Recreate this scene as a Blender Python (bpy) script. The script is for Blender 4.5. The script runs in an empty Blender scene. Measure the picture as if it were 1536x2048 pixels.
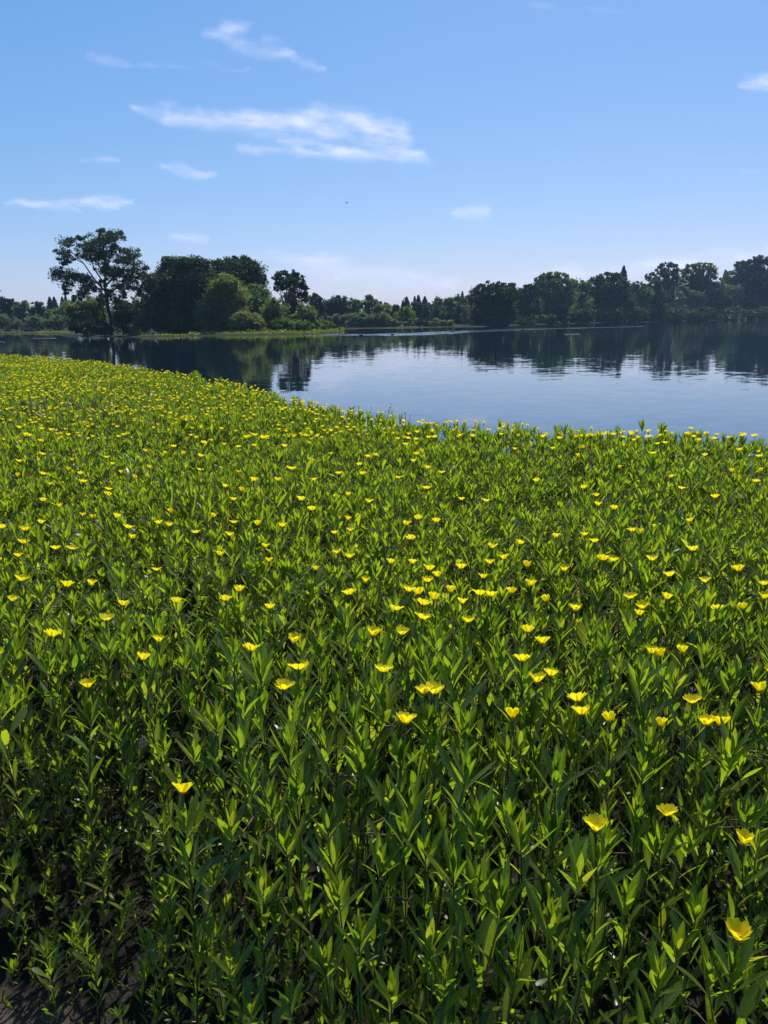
import bpy, math, random
import numpy as np
from mathutils import Vector, Matrix, Euler, noise

SC = bpy.context.scene
COL = SC.collection
rnd = random.Random(7)
nrg = np.random.default_rng(11)
R = math.radians

# ------------------------------------------------------------------ camera
F = 1540.0                                   # focal length, in pixels of the 1536 x 2048 photograph
EYE = Vector((0, 0, 1.62))
PITCH, ROLL = 13.97, -0.75
cam_d = bpy.data.cameras.new('camera')
cam = bpy.data.objects.new('camera', cam_d)
COL.objects.link(cam)
cam_d.sensor_fit = 'HORIZONTAL'
cam_d.sensor_width = 36
cam_d.lens = 36 * F / 1536
cam_d.clip_start = 0.05
cam_d.clip_end = 150000
CM = Matrix.Rotation(R(90 - PITCH), 3, 'X') @ Matrix.Rotation(R(ROLL), 3, 'Z')
cam.matrix_world = Matrix.Translation(EYE) @ CM.to_4x4()
SC.camera = cam

# ------------------------------------------------------------------ sky, sun, exposure
SUN_EL, SUN_AZ = 50.0, 16.0                  # azimuth clockwise from the viewing direction (+Y)
sd = Vector((math.sin(R(SUN_AZ)) * math.cos(R(SUN_EL)), math.cos(R(SUN_AZ)) * math.cos(R(SUN_EL)), math.sin(R(SUN_EL))))
W = bpy.data.worlds.new('World')
SC.world = W
W.use_nodes = True
nt = W.node_tree
nt.nodes.clear()
sky = nt.nodes.new('ShaderNodeTexSky')
sky.sky_type = 'NISHITA'
sky.sun_disc = False
sky.sun_elevation = R(SUN_EL)
sky.sun_rotation = R(SUN_AZ)
sky.altitude = 0
sky.air_density = 1.0
sky.dust_density = 0.35
sky.ozone_density = 2.0
# camera white balance of the sky: deeper blue overhead, faintly violet low down
sep = nt.nodes.new('ShaderNodeSeparateColor'); comb = nt.nodes.new('ShaderNodeCombineColor')
def chan(i, gain, power):
    m1 = nt.nodes.new('ShaderNodeMath'); m1.operation = 'MULTIPLY'; m1.inputs[1].default_value = 0.1
    m2 = nt.nodes.new('ShaderNodeMath'); m2.operation = 'POWER'; m2.inputs[1].default_value = power
    m3 = nt.nodes.new('ShaderNodeMath'); m3.operation = 'MULTIPLY'; m3.inputs[1].default_value = gain * 10
    nt.links.new(sep.outputs[i], m1.inputs[0]); nt.links.new(m1.outputs[0], m2.inputs[0]); nt.links.new(m2.outputs[0], m3.inputs[0]); nt.links.new(m3.outputs[0], comb.inputs[i])
bg = nt.nodes.new('ShaderNodeBackground'); bg.inputs[1].default_value = 0.10
wo = nt.nodes.new('ShaderNodeOutputWorld')
nt.links.new(sky.outputs[0], sep.inputs[0])
chan(0, 0.805, 1.12); chan(1, 0.785, 0.74); chan(2, 1.05, 0.58)
nt.links.new(comb.outputs[0], bg.inputs[0])
nt.links.new(bg.outputs[0], wo.inputs[0])
sun_d = bpy.data.lights.new('sun', 'SUN')
sun_d.energy = 5.0
sun_d.angle = R(0.53)
sun_d.color = (1.0, 0.96, 0.88)
sun = bpy.data.objects.new('sun', sun_d)
COL.objects.link(sun)
sun.rotation_euler = sd.to_track_quat('Z', 'Y').to_euler()
sun.location = (0, 0, 60)
SC.view_settings.view_transform = 'Standard'
SC.view_settings.look = 'None'
SC.view_settings.exposure = 0.0
SC.view_settings.gamma = 1.0
SC.view_settings.use_curve_mapping = False
cy = SC.cycles
cy.max_bounces = 8; cy.diffuse_bounces = 3; cy.glossy_bounces = 3; cy.transmission_bounces = 4
cy.transparent_max_bounces = 16
cy.use_adaptive_sampling = True; cy.adaptive_threshold = 0.015
cy.use_denoising = True
cy.sample_clamp_indirect = 6
cy.caustics_reflective = False; cy.caustics_refractive = False

# ------------------------------------------------------------------ helpers
def ray(px, py):
    return (CM @ Vector(((px - 768) / F, (1024 - py) / F, -1))).normalized()

def onplane(px, py, z=0.0):
    d = ray(px, py)
    return EYE + d * ((z - EYE.z) / d.z)

def atdepth(px, py, Y):
    d = ray(px, py)
    return EYE + d * (Y / d.y)

def project(P):
    v = CM.transposed() @ (Vector(P) - EYE)
    if v.z > -0.01: return None
    return (768 + F * v.x / -v.z, 1024 - F * v.y / -v.z)

def fbm(x, y, z=0.0, o=4):
    s, a, f = 0.0, 1.0, 1.0
    for _ in range(o):
        s += a * noise.noise(Vector((x * f, y * f, z + 7.3 * f)))
        a *= 0.5; f *= 2.03
    return s

def tag(o, label=None, cat=None, group=None, kind=None):
    if label: o['label'] = label
    if cat: o['category'] = cat
    if group: o['group'] = group
    if kind: o['kind'] = kind
    return o

def link(name, data, parent=None, col=None):
    o = bpy.data.objects.new(name, data)
    (col or COL).objects.link(o)
    if parent: o.parent = parent
    return o

def empty(name, loc, rz=0.0):
    o = link(name, None)
    o.location = loc
    o.rotation_euler = (0, 0, rz)
    o.empty_display_size = 0.1
    return o

class MB:
    """collects vertices, faces, uvs and material slots of ONE mesh"""
    def __init__(s): s.v = []; s.f = []; s.uv = []; s.m = []
    def add(s, V, Fc, UV=None, mi=0, M=None):
        b = len(s.v)
        for p in V: s.v.append(tuple(M @ Vector(p)) if M is not None else tuple(p))
        for i, f in enumerate(Fc):
            s.f.append(tuple(b + k for k in f)); s.m.append(mi)
            s.uv.append([UV[k] for k in f] if UV else [(0.5, 0.5)] * len(f))
    def tube(s, pts, rad, n=5, mi=0, cap=True):
        b = len(s.v); pts = [Vector(p) for p in pts]
        for i, p in enumerate(pts):
            t = (pts[min(i + 1, len(pts) - 1)] - pts[max(i - 1, 0)])
            if t.length < 1e-9: t = Vector((0, 0, 1))
            t.normalize()
            a = t.orthogonal().normalized() if i == 0 else (a - t * a.dot(t)).normalized()
            c = t.cross(a)
            for k in range(n):
                w = 2 * math.pi * k / n
                s.v.append(tuple(p + (a * math.cos(w) + c * math.sin(w)) * rad[i]))
        for i in range(len(pts) - 1):
            for k in range(n):
                k2 = (k + 1) % n
                s.f.append((b + i * n + k, b + i * n + k2, b + (i + 1) * n + k2, b + (i + 1) * n + k)); s.m.append(mi)
                s.uv.append([(0.5, i / len(pts))] * 4)
        if cap:
            s.f.append(tuple(b + (len(pts) - 1) * n + k for k in range(n))); s.m.append(mi); s.uv.append([(0.5, 1)] * n)
    def mesh(s, name, mats, smooth=True):
        me = bpy.data.meshes.new(name)
        me.from_pydata(s.v, [], s.f)
        uvl = me.uv_layers.new(name='UVMap')
        flat = [c for f in s.uv for p in f for c in p]
        uvl.data.foreach_set('uv', flat)
        for m in mats: me.materials.append(m)
        me.polygons.foreach_set('material_index', s.m)
        if smooth: me.polygons.foreach_set('use_smooth', [True] * len(s.f))
        me.update()
        return me
    def build(s, name, mats, parent=None, smooth=True):
        return link(name, s.mesh(name, mats, smooth), parent)

def fastmesh(name, V, Q, mats, smooth=False):
    """V (n,3), Q (m,4) numpy"""
    me = bpy.data.meshes.new(name)
    me.vertices.add(len(V)); me.vertices.foreach_set('co', np.ascontiguousarray(V, dtype=np.float32).ravel())
    k = Q.shape[1]
    me.loops.add(Q.size); me.loops.foreach_set('vertex_index', Q.astype(np.int32).ravel())
    me.polygons.add(len(Q)); me.polygons.foreach_set('loop_start', np.arange(0, Q.size, k, dtype=np.int32))
    me.polygons.foreach_set('loop_total', np.full(len(Q), k, dtype=np.int32))
    if smooth: me.polygons.foreach_set('use_smooth', np.ones(len(Q), dtype=bool))
    for m in mats: me.materials.append(m)
    me.update(calc_edges=True)
    return me

# ------------------------------------------------------------------ materials
def mat(name):
    m = bpy.data.materials.new(name); m.use_nodes = True
    t = m.node_tree; t.nodes.clear()
    return m, t, t.nodes, t.links

def N(ns, kind, **kw):
    n = ns.new(kind)
    for k, v in kw.items(): setattr(n, k, v)
    return n

def ramp(ns, stops):
    r = ns.new('ShaderNodeValToRGB')
    e = r.color_ramp.elements
    e[0].position, e[0].color = stops[0][0], (*stops[0][1], 1)
    e[1].position, e[1].color = stops[-1][0], (*stops[-1][1], 1)
    for p, c in stops[1:-1]:
        x = e.new(p); x.color = (*c, 1)
    return r

def leaf_material(name, stops, trans, tfac=0.5, rough=0.42, spec=0.5, island=False, veins=True):
    """two-sided leaf: glossy reflection + light coming through"""
    m, t, ns, L = mat(name)
    out = ns.new('ShaderNodeOutputMaterial')
    if island:
        rn = ns.new('ShaderNodeNewGeometry').outputs['Random Per Island']
    else:
        rn = ns.new('ShaderNodeObjectInfo').outputs['Random']
    geo = ns.new('ShaderNodeTexCoord')
    nz = N(ns, 'ShaderNodeTexNoise'); nz.inputs['Scale'].default_value = 9; nz.inputs['Detail'].default_value = 3
    L.new(geo.outputs['Object'], nz.inputs['Vector'])
    add = N(ns, 'ShaderNodeMath', operation='MULTIPLY_ADD'); add.inputs[1].default_value = 0.5
    L.new(nz.outputs['Fac'], add.inputs[0])
    m2 = N(ns, 'ShaderNodeMath', operation='MULTIPLY'); m2.inputs[1].default_value = 0.75
    L.new(rn, m2.inputs[0]); L.new(m2.outputs[0], add.inputs[2])
    rp = ramp(ns, stops); L.new(add.outputs[0], rp.inputs[0])
    base = rp.outputs[0]
    tr = ramp(ns, [(p, tuple(min(1, a * b) for a, b in zip(c, trans))) for p, c in stops]); L.new(add.outputs[0], tr.inputs[0])
    tcol = tr.outputs[0]
    if veins:
        uv = ns.new('ShaderNodeSeparateXYZ'); L.new(geo.outputs['UV'], uv.inputs[0])
        d = N(ns, 'ShaderNodeMath', operation='SUBTRACT'); d.inputs[1].default_value = 0.5; L.new(uv.outputs[0], d.inputs[0])
        a = N(ns, 'ShaderNodeMath', operation='ABSOLUTE'); L.new(d.outputs[0], a.inputs[0])
        mr = N(ns, 'ShaderNodeMapRange'); mr.inputs[1].default_value = 0.0; mr.inputs[2].default_value = 0.09
        mr.inputs[3].default_value = 0.55; mr.inputs[4].default_value = 0.0
        L.new(a.outputs[0], mr.inputs[0])
        b = N(ns, 'ShaderNodeMapRange'); b.inputs[1].default_value = 0.0; b.inputs[2].default_value = 0.55
        b.inputs[3].default_value = 0.7; b.inputs[4].default_value = 0.0
        L.new(uv.outputs[1], b.inputs[0])
        mx = N(ns, 'ShaderNodeMath', operation='MAXIMUM'); L.new(mr.outputs[0], mx.inputs[0]); L.new(b.outputs[0], mx.inputs[1])
        for k, col in ((0, (0.20, 0.26, 0.05, 1)), (1, (0.62, 0.74, 0.07, 1))):
            mi = N(ns, 'ShaderNodeMix', data_type='RGBA'); mi.inputs[7].default_value = col
            L.new(mx.outputs[0], mi.inputs[0]); L.new(base if k == 0 else tcol, mi.inputs[6])
            if k == 0: base = mi.outputs[2]
            else: tcol = mi.outputs[2]
    p = ns.new('ShaderNodeBsdfPrincipled')
    L.new(base, p.inputs['Base Color']); p.inputs['Roughness'].default_value = rough
    p.inputs['Specular IOR Level'].default_value = spec
    tb = ns.new('ShaderNodeBsdfTranslucent'); L.new(tcol, tb.inputs[0])
    mix = ns.new('ShaderNodeMixShader'); mix.inputs[0].default_value = tfac
    L.new(p.outputs[0], mix.inputs[1]); L.new(tb.outputs[0], mix.inputs[2]); L.new(mix.outputs[0], out.inputs[0])
    return m

def plain(name, c1, c2, scale=8, rough=0.7, spec=0.3, bump=0.0, bscale=30):
    m, t, ns, L = mat(name)
    out = ns.new('ShaderNodeOutputMaterial'); p = ns.new('ShaderNodeBsdfPrincipled')
    tc = ns.new('ShaderNodeTexCoord')
    nz = ns.new('ShaderNodeTexNoise'); nz.inputs['Scale'].default_value = scale; nz.inputs['Detail'].default_value = 5
    L.new(tc.outputs['Object'], nz.inputs['Vector'])
    rp = ramp(ns, [(0.3, c1), (0.7, c2)]); L.new(nz.outputs['Fac'], rp.inputs[0])
    L.new(rp.outputs[0], p.inputs['Base Color'])
    p.inputs['Roughness'].default_value = rough; p.inputs['Specular IOR Level'].default_value = spec
    if bump:
        n2 = ns.new('ShaderNodeTexNoise'); n2.inputs['Scale'].default_value = bscale; n2.inputs['Detail'].default_value = 6
        L.new(tc.outputs['Object'], n2.inputs['Vector'])
        bp = ns.new('ShaderNodeBump'); bp.inputs['Strength'].default_value = bump; bp.inputs['Distance'].default_value = 0.05
        L.new(n2.outputs['Fac'], bp.inputs['Height']); L.new(bp.outputs[0], p.inputs['Normal'])
    L.new(p.outputs[0], out.inputs[0])
    return m

M_LEAF = leaf_material('primrose_leaf', [(0.15, (0.034, 0.062, 0.009)), (0.55, (0.070, 0.114, 0.012)), (0.9, (0.124, 0.160, 0.015)), (1.0, (0.17, 0.165, 0.03))],
                       (3.25, 3.4, 0.8), tfac=0.50, rough=0.37, spec=0.60)
M_LEAFS = leaf_material('primrose_leaf_massed', [(0.15, (0.050, 0.082, 0.010)), (0.55, (0.106, 0.152, 0.015)), (0.9, (0.175, 0.210, 0.020)), (1.0, (0.22, 0.21, 0.035))],
                        (3.35, 3.4, 0.8), tfac=0.50, rough=0.37, spec=0.60, island=True)
M_STEM = leaf_material('primrose_stem', [(0.2, (0.060, 0.085, 0.018)), (0.7, (0.10, 0.13, 0.025)), (1.0, (0.15, 0.09, 0.035))],
                       (1.5, 1.5, 1.0), tfac=0.2, rough=0.5, spec=0.4, veins=False)
M_PETAL = leaf_material('yellow_petal', [(0.1, (0.91, 0.70, 0.008)), (0.9, (0.94, 0.79, 0.014))], (1.15, 1.15, 1.0), tfac=0.58, rough=0.55, spec=0.2, veins=False)
M_STAMEN = plain('flower_centre', (0.55, 0.30, 0.01), (0.7, 0.45, 0.02), 60)
M_SEPAL = leaf_material('pale_sepal', [(0.1, (0.16, 0.22, 0.05)), (0.6, (0.26, 0.29, 0.09)), (1.0, (0.32, 0.17, 0.09))], (1.3, 1.3, 1.0), tfac=0.35, rough=0.5, spec=0.4, veins=False)
M_DRY = plain('dry_stalk', (0.16, 0.10, 0.06), (0.30, 0.22, 0.13), 20)
M_DARKWEED = leaf_material('dark_weed', [(0.1, (0.02, 0.05, 0.02)), (0.9, (0.05, 0.08, 0.03))], (1.6, 1.6, 1.0), tfac=0.3, island=True, veins=False)

def tree_mat(name, c0, c1, c2, tr=(1.5, 1.7, 0.6), tf=0.3):
    return leaf_material(name, [(0.1, c0), (0.55, c1), (1.0, c2)], tr, tfac=tf, rough=0.55, spec=0.25, island=True, veins=False)
TM = {
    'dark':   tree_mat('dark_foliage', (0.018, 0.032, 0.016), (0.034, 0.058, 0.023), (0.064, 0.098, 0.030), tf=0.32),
    'cotton': tree_mat('cottonwood_foliage', (0.016, 0.034, 0.018), (0.030, 0.056, 0.024), (0.06, 0.09, 0.028), tf=0.3),
    'olive':  tree_mat('willow_foliage', (0.08, 0.096, 0.046), (0.135, 0.158, 0.07), (0.20, 0.23, 0.095), (1.9, 1.9, 0.8), tf=0.45),
    'grey':   tree_mat('grey_willow_foliage', (0.075, 0.10, 0.065), (0.12, 0.15, 0.09), (0.17, 0.20, 0.12), (1.7, 1.7, 0.9), tf=0.42),
    'green':  tree_mat('green_foliage', (0.045, 0.085, 0.03), (0.085, 0.135, 0.042), (0.135, 0.195, 0.055), (1.9, 2.0, 0.6), tf=0.45),
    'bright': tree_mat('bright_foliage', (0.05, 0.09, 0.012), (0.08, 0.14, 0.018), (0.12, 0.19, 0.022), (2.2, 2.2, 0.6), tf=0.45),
    'conifer':tree_mat('conifer_foliage', (0.010, 0.018, 0.012), (0.016, 0.028, 0.018), (0.024, 0.040, 0.022), tf=0.12),
    'brown':  tree_mat('bare_twigs', (0.040, 0.030, 0.028), (0.065, 0.048, 0.042), (0.085, 0.07, 0.055), (1, 1, 1), tf=0.15),
    'rust':   tree_mat('rust_foliage', (0.11, 0.07, 0.06), (0.17, 0.11, 0.09), (0.22, 0.15, 0.11), (1, 1, 1), tf=0.2),
    'red':    tree_mat('red_foliage', (0.20, 0.03, 0.03), (0.28, 0.05, 0.05), (0.33, 0.08, 0.06), (1, 1, 1), tf=0.2),
}
M_BARK = plain('bark', (0.025, 0.020, 0.018), (0.06, 0.05, 0.042), 3, 0.9, 0.1, 0.4, 12)
M_DRIFT = plain('driftwood', (0.20, 0.19, 0.20), (0.34, 0.32, 0.33), 5, 0.9, 0.1)
M_BANK = plain('bank_soil', (0.016, 0.018, 0.010), (0.032, 0.038, 0.014), 0.4, 0.95, 0.1)
M_LAWN = leaf_material('shore_grass', [(0.1, (0.07, 0.12, 0.012)), (0.9, (0.13, 0.17, 0.02))], (2.5, 2.2, 0.6), tfac=0.45, island=True, veins=False)

# wet mud of the near bank: shade painted in near-black, sunlit corner painted brown
m, t, ns, L = mat('wet_mud_sun_shade'); M_MUD = m
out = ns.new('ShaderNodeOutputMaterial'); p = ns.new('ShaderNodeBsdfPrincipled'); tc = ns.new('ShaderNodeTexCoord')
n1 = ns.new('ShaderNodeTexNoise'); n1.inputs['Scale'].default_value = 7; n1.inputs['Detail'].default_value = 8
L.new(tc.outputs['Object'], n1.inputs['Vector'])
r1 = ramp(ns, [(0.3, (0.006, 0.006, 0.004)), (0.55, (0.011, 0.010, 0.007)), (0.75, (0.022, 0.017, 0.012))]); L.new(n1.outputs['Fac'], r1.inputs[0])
sunlit_mud = ramp(ns, [(0.3, (0.06, 0.042, 0.033)), (0.55, (0.12, 0.085, 0.068)), (0.75, (0.20, 0.15, 0.12))]); L.new(n1.outputs['Fac'], sunlit_mud.inputs[0])
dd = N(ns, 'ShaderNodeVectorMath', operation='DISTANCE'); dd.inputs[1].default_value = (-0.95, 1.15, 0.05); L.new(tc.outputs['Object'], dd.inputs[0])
sunlit_mask = N(ns, 'ShaderNodeMapRange'); sunlit_mask.inputs[1].default_value = 0.42; sunlit_mask.inputs[2].default_value = 0.25; sunlit_mask.inputs[3].default_value = 0; sunlit_mask.inputs[4].default_value = 1  # patch of sunlight put into the mud colour around this point
L.new(dd.outputs['Value'], sunlit_mask.inputs[0]); mm = N(ns, 'ShaderNodeMix', data_type='RGBA'); L.new(sunlit_mask.outputs[0], mm.inputs[0]); L.new(r1.outputs[0], mm.inputs[6]); L.new(sunlit_mud.outputs[0], mm.inputs[7])
L.new(mm.outputs[2], p.inputs['Base Color'])
p.inputs['Specular IOR Level'].default_value = 0.12
r2 = ramp(ns, [(0.30, (0.30, 0.30, 0.30)), (0.5, (0.85, 0.85, 0.85))]); L.new(n1.outputs['Fac'], r2.inputs[0]); L.new(r2.outputs[0], p.inputs['Roughness'])
n2 = ns.new('ShaderNodeTexNoise'); n2.inputs['Scale'].default_value = 60; n2.inputs['Detail'].default_value = 6
L.new(tc.outputs['Object'], n2.inputs['Vector'])
bp = ns.new('ShaderNodeBump'); bp.inputs['Strength'].default_value = 0.8; bp.inputs['Distance'].default_value = 0.01
L.new(n2.outputs['Fac'], bp.inputs['Height']); L.new(bp.outputs[0], p.inputs['Normal']); L.new(p.outputs[0], out.inputs[0])

# lake water: dark body, mirror reflection, small wave slopes taken straight from a noise field
def water_mat(name, slope, rough, zone=True):
    m, t, ns, L = mat(name)
    out = ns.new('ShaderNodeOutputMaterial'); p = ns.new('ShaderNodeBsdfPrincipled'); geo = ns.new('ShaderNodeNewGeometry')
    p.inputs['Base Color'].default_value = (0.005, 0.016, 0.028, 1)
    p.inputs['Roughness'].default_value = rough
    p.inputs['IOR'].default_value = 1.75
    vec = None
    for sc_, w, st in ((0.9, 0.5, (1, 1.6, 1)), (3.2, 0.8, (0.8, 1.5, 1)), (9.0, 0.2, (1, 1.4, 1))):
        mp = ns.new('ShaderNodeMapping'); mp.inputs['Scale'].default_value = st
        L.new(geo.outputs['Position'], mp.inputs['Vector'])
        nz = ns.new('ShaderNodeTexNoise'); nz.inputs['Scale'].default_value = sc_; nz.inputs['Detail'].default_value = 2
        L.new(mp.outputs[0], nz.inputs['Vector'])
        s = N(ns, 'ShaderNodeVectorMath', operation='SUBTRACT'); s.inputs[1].default_value = (0.5, 0.5, 0.5)
        L.new(nz.outputs['Color'], s.inputs[0])
        k = N(ns, 'ShaderNodeVectorMath', operation='SCALE'); k.inputs['Scale'].default_value = w
        L.new(s.outputs[0], k.inputs[0])
        if vec is None: vec = k.outputs[0]
        else:
            a = N(ns, 'ShaderNodeVectorMath', operation='ADD'); L.new(vec, a.inputs[0]); L.new(k.outputs[0], a.inputs[1]); vec = a.outputs[0]
    mul = N(ns, 'ShaderNodeVectorMath', operation='MULTIPLY'); mul.inputs[1].default_value = (slope * 0.45, slope, 0)
    L.new(vec, mul.inputs[0]); vec = mul.outputs[0]
    if zone:      # calm and ruffled patches
        zn = ns.new('ShaderNodeTexNoise'); zn.inputs['Scale'].default_value = 0.035; zn.inputs['Detail'].default_value = 3
        mp = ns.new('ShaderNodeMapping'); mp.inputs['Scale'].default_value = (0.35, 1.6, 1)
        L.new(geo.outputs['Position'], mp.inputs['Vector']); L.new(mp.outputs[0], zn.inputs['Vector'])
        mr = N(ns, 'ShaderNodeMapRange'); mr.inputs[1].default_value = 0.35; mr.inputs[2].default_value = 0.65
        mr.inputs[3].default_value = 0.65; mr.inputs[4].default_value = 1.35
        L.new(zn.outputs['Fac'], mr.inputs[0])
        k = N(ns, 'ShaderNodeVectorMath', operation='SCALE'); L.new(vec, k.inputs[0]); L.new(mr.outputs[0], k.inputs['Scale']); vec = k.outputs[0]
    up = N(ns, 'ShaderNodeVectorMath', operation='ADD'); up.inputs[1].default_value = (0, 0, 1); L.new(vec, up.inputs[0])
    nn = N(ns, 'ShaderNodeVectorMath', operation='NORMALIZE'); L.new(up.outputs[0], nn.inputs[0])
    L.new(nn.outputs[0], p.inputs['Normal']); L.new(p.outputs[0], out.inputs[0])
    return m
M_WATER = water_mat('lake_water', 0.031, 0.02)
M_RUFFLE = water_mat('ruffled_water', 0.30, 0.12, False)

# ------------------------------------------------------------------ water and land
mb = MB()
mb.add([(-1500, -1, 0), (1500, -1, 0), (1500, 1500, 0), (-1500, 1500, 0)], [(0, 1, 2, 3)])
tag(mb.build('lake_water', [M_WATER]), 'calm blue lake with tree reflections', None, None, 'structure')

# outline of the flowering carpet against the water, taken on the canopy's top
EDGE_PX = [(-500, 690), (-250, 695), (0, 711), (100, 717), (200, 728), (300, 742), (400, 757), (500, 777), (600, 798), (700, 822), (780, 836),
           (900, 850), (1000, 855), (1150, 862), (1300, 864), (1430, 869), (1536, 873), (1800, 890), (2200, 940)]
EDGE = [onplane(x, y, 0.70) for x, y in EDGE_PX]
EX = np.array([e.x / e.y for e in EDGE]); EY = np.array([e.y for e in EDGE])
def edge_y(x, y):
    """depth of the carpet's far edge along the direction of (x, y)"""
    return float(np.interp(x / max(y, 0.01), EX, EY))
def start_y(x):
    """depth where the tall plants begin: the mud in the bottom left is open"""
    tt = min(1, max(0, (0.15 - x) / 1.0)); tt = tt * tt * (3 - 2 * tt)
    return 0.62 + 1.05 * tt + 0.10 * math.sin(x * 6.0)
def ground_z(x, y):
    e = edge_y(x, y) if y > 0.3 else 1e3
    z = 0.075 + 0.022 * fbm(x * 1.7, y * 1.7) + 0.012 * fbm(x * 9, y * 9, 3)
    d = e - y
    if d < 1.0: z -= 0.20 * min(1.5, (1.0 - d))
    return z
def canopy_z(x, y):
    e = edge_y(x, y)
    d = max(0.0, e - y)
    k = 0.35 + 0.65 * min(1, d / 1.6)
    z = 0.70 + k * 0.10 * noise.noise(Vector((x * 0.9, y * 0.9, 2.0))) + k * 0.09 * noise.noise(Vector((x * 2.6, y * 2.6, 9.0)))
    return z - 0.06 * math.exp(-d / 0.5)

# near bank: fine near the camera, coarser away from it
xs = np.unique(np.concatenate([np.linspace(-60, -3, 58), np.linspace(-3, 3, 150), np.linspace(3, 30, 40)]))
ys = np.unique(np.concatenate([np.linspace(-30, -1, 20), np.linspace(-1, 4, 125), np.linspace(4, 40, 90)]))
V = np.array([(x, y, ground_z(x, y)) for y in ys for x in xs])
nx = len(xs); Q = np.array([(j * nx + i, j * nx + i + 1, (j + 1) * nx + i + 1, (j + 1) * nx + i) for j in range(len(ys) - 1) for i in range(nx - 1)])
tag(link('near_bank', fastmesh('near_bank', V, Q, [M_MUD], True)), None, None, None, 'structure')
mb = MB(); mb.add([(-1500, -1500, -0.02), (1500, -1500, -0.02), (1500, -29, -0.02), (-1500, -29, -0.02)], [(0, 1, 2, 3)])
tag(mb.build('meadow_ground', [M_BANK]), None, None, None, 'structure')

def shore(name, px, depth_rows, mats, subdiv=6):
    """land whose front edge is the waterline through the given points; rows go back from it"""
    pts = [onplane(x, y, 0) if not isinstance(x, Vector) else x for x, y in px]
    fine = []
    for a, b in zip(pts[:-1], pts[1:]):
        for k in range(subdiv): fine.append(a.lerp(b, k / subdiv))
    fine.append(pts[-1])
    Vv = []
    for i, p in enumerate(fine):
        d = Vector((p.x, p.y, 0)).normalized()
        wob = 0.5 * fbm(i * 0.37, 0.0, 4.4, 3)
        for j, (back, z) in enumerate(depth_rows):
            q = p + d * (back + wob)
            Vv.append((q.x, q.y, z + (0.05 * fbm(q.x * 0.2, q.y * 0.2, 1, 2) if 0 < j < len(depth_rows) - 1 else 0)))
    n = len(depth_rows); Qq = [(i * n + j, (i + 1) * n + j, (i + 1) * n + j + 1, i * n + j + 1) for i in range(len(fine) - 1) for j in range(n - 1)]
    return tag(link(name, fastmesh(name, np.array(Vv), np.array(Qq), mats, True)), None, None, None, 'structure')

FAR_SHORE = [(-900, 675), (-400, 670), (-100, 668), (0, 667.5), (80, 667), (140, 667), (300, 663), (500, 660), (690, 657.5), (780, 656.5), (900, 654),
             (950, 654), (1005, 651.5), (1060, 649.5), (1150, 647), (1250, 644.8), (1350, 642.3), (1450, 640.5), (1536, 639.3), (1700, 638), (2100, 636)]
shore('far_bank', FAR_SHORE, [(-1, -0.3), (0.3, 0.06), (4, 0.15), (12, 0.2), (60, 0.5), (300, 1), (1000, 3)], [M_BANK])
ISLAND = [(122, 670), (170, 673), (240, 674.5), (310, 674), (400, 672), (480, 671), (560, 669.5), (630, 668), (672, 665.5), (688, 662)]
shore('island', ISLAND, [(-0.6, -0.2), (0.3, 0.05), (2.5, 0.12), (8, 0.25), (18, 0.2), (26, -0.3)], [M_BANK])

# ruffled streaks lying on the lake (wind lines)
def streak(name, top, bot):
    a = [onplane(x, y, 0.006) for x, y in top]; b = [onplane(x, y, 0.006) for x, y in bot]
    def samp(L_, u):
        f = u * (len(L_) - 1); i = min(int(f), len(L_) - 2); return L_[i].lerp(L_[i + 1], f - i)
    Vv = []; n = 60
    for i in range(n + 1):
        u = i / n; p, q = samp(a, u), samp(b, u)
        w = 0.22 * fbm(u * 14, 1.0, 3, 3); v = 0.22 * fbm(u * 17, 5.0, 3, 3)
        Vv += [tuple(p.lerp(q, w)), tuple(p.lerp(q, 1 + v))]
    Qq = [(2 * i, 2 * i + 1, 2 * i + 3, 2 * i + 2) for i in range(n)]
    o = link(name, fastmesh(name, np.array(Vv), np.array(Qq), [M_RUFFLE]))
    return tag(o, None, None, None, 'structure')
streak('wind_streak', [(640, 668.6), (720, 668), (800, 666.6), (900, 662.2), (1000, 658.6), (1100, 656.2), (1200, 654.6), (1290, 652.4)],
       [(640, 671), (720, 671.2), (800, 671.3), (900, 668), (1000, 662.5), (1100, 658.6), (1200, 655.8), (1290, 653.2)])
streak('wind_streak', [(1128, 668.0), (1160, 667.4)], [(1128, 669.8), (1160, 669.0)])
streak('wind_streak', [(66, 676.0), (112, 676.0)], [(66, 677.2), (112, 677.2)])
streak('wind_streak', [(0, 683.4), (10, 683.6)], [(0, 684.6), (10, 684.8)])

# ------------------------------------------------------------------ thin summer air between here and the far bank
mb = MB(); bx0, bx1, by0, by1, bz0, bz1 = -1900, 1900, -1700, 2200, -1.5, 36
mb.add([(bx0, by0, bz0), (bx1, by0, bz0), (bx1, by1, bz0), (bx0, by1, bz0), (bx0, by0, bz1), (bx1, by0, bz1), (bx1, by1, bz1), (bx0, by1, bz1)],
       [(0, 3, 2, 1), (4, 5, 6, 7), (0, 1, 5, 4), (1, 2, 6, 5), (2, 3, 7, 6), (3, 0, 4, 7)])
m, t, ns, L = mat('thin_haze'); out = ns.new('ShaderNodeOutputMaterial'); pv = ns.new('ShaderNodeVolumePrincipled')
pv.inputs['Color'].default_value = (0.50, 0.70, 1.0, 1); pv.inputs['Density'].default_value = 0.00022; pv.inputs['Anisotropy'].default_value = 0.2
L.new(pv.outputs[0], out.inputs['Volume'])
tag(mb.build('haze', [m], None, False), 'thin pale blue summer haze over the lake', 'haze', None, 'stuff')

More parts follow.
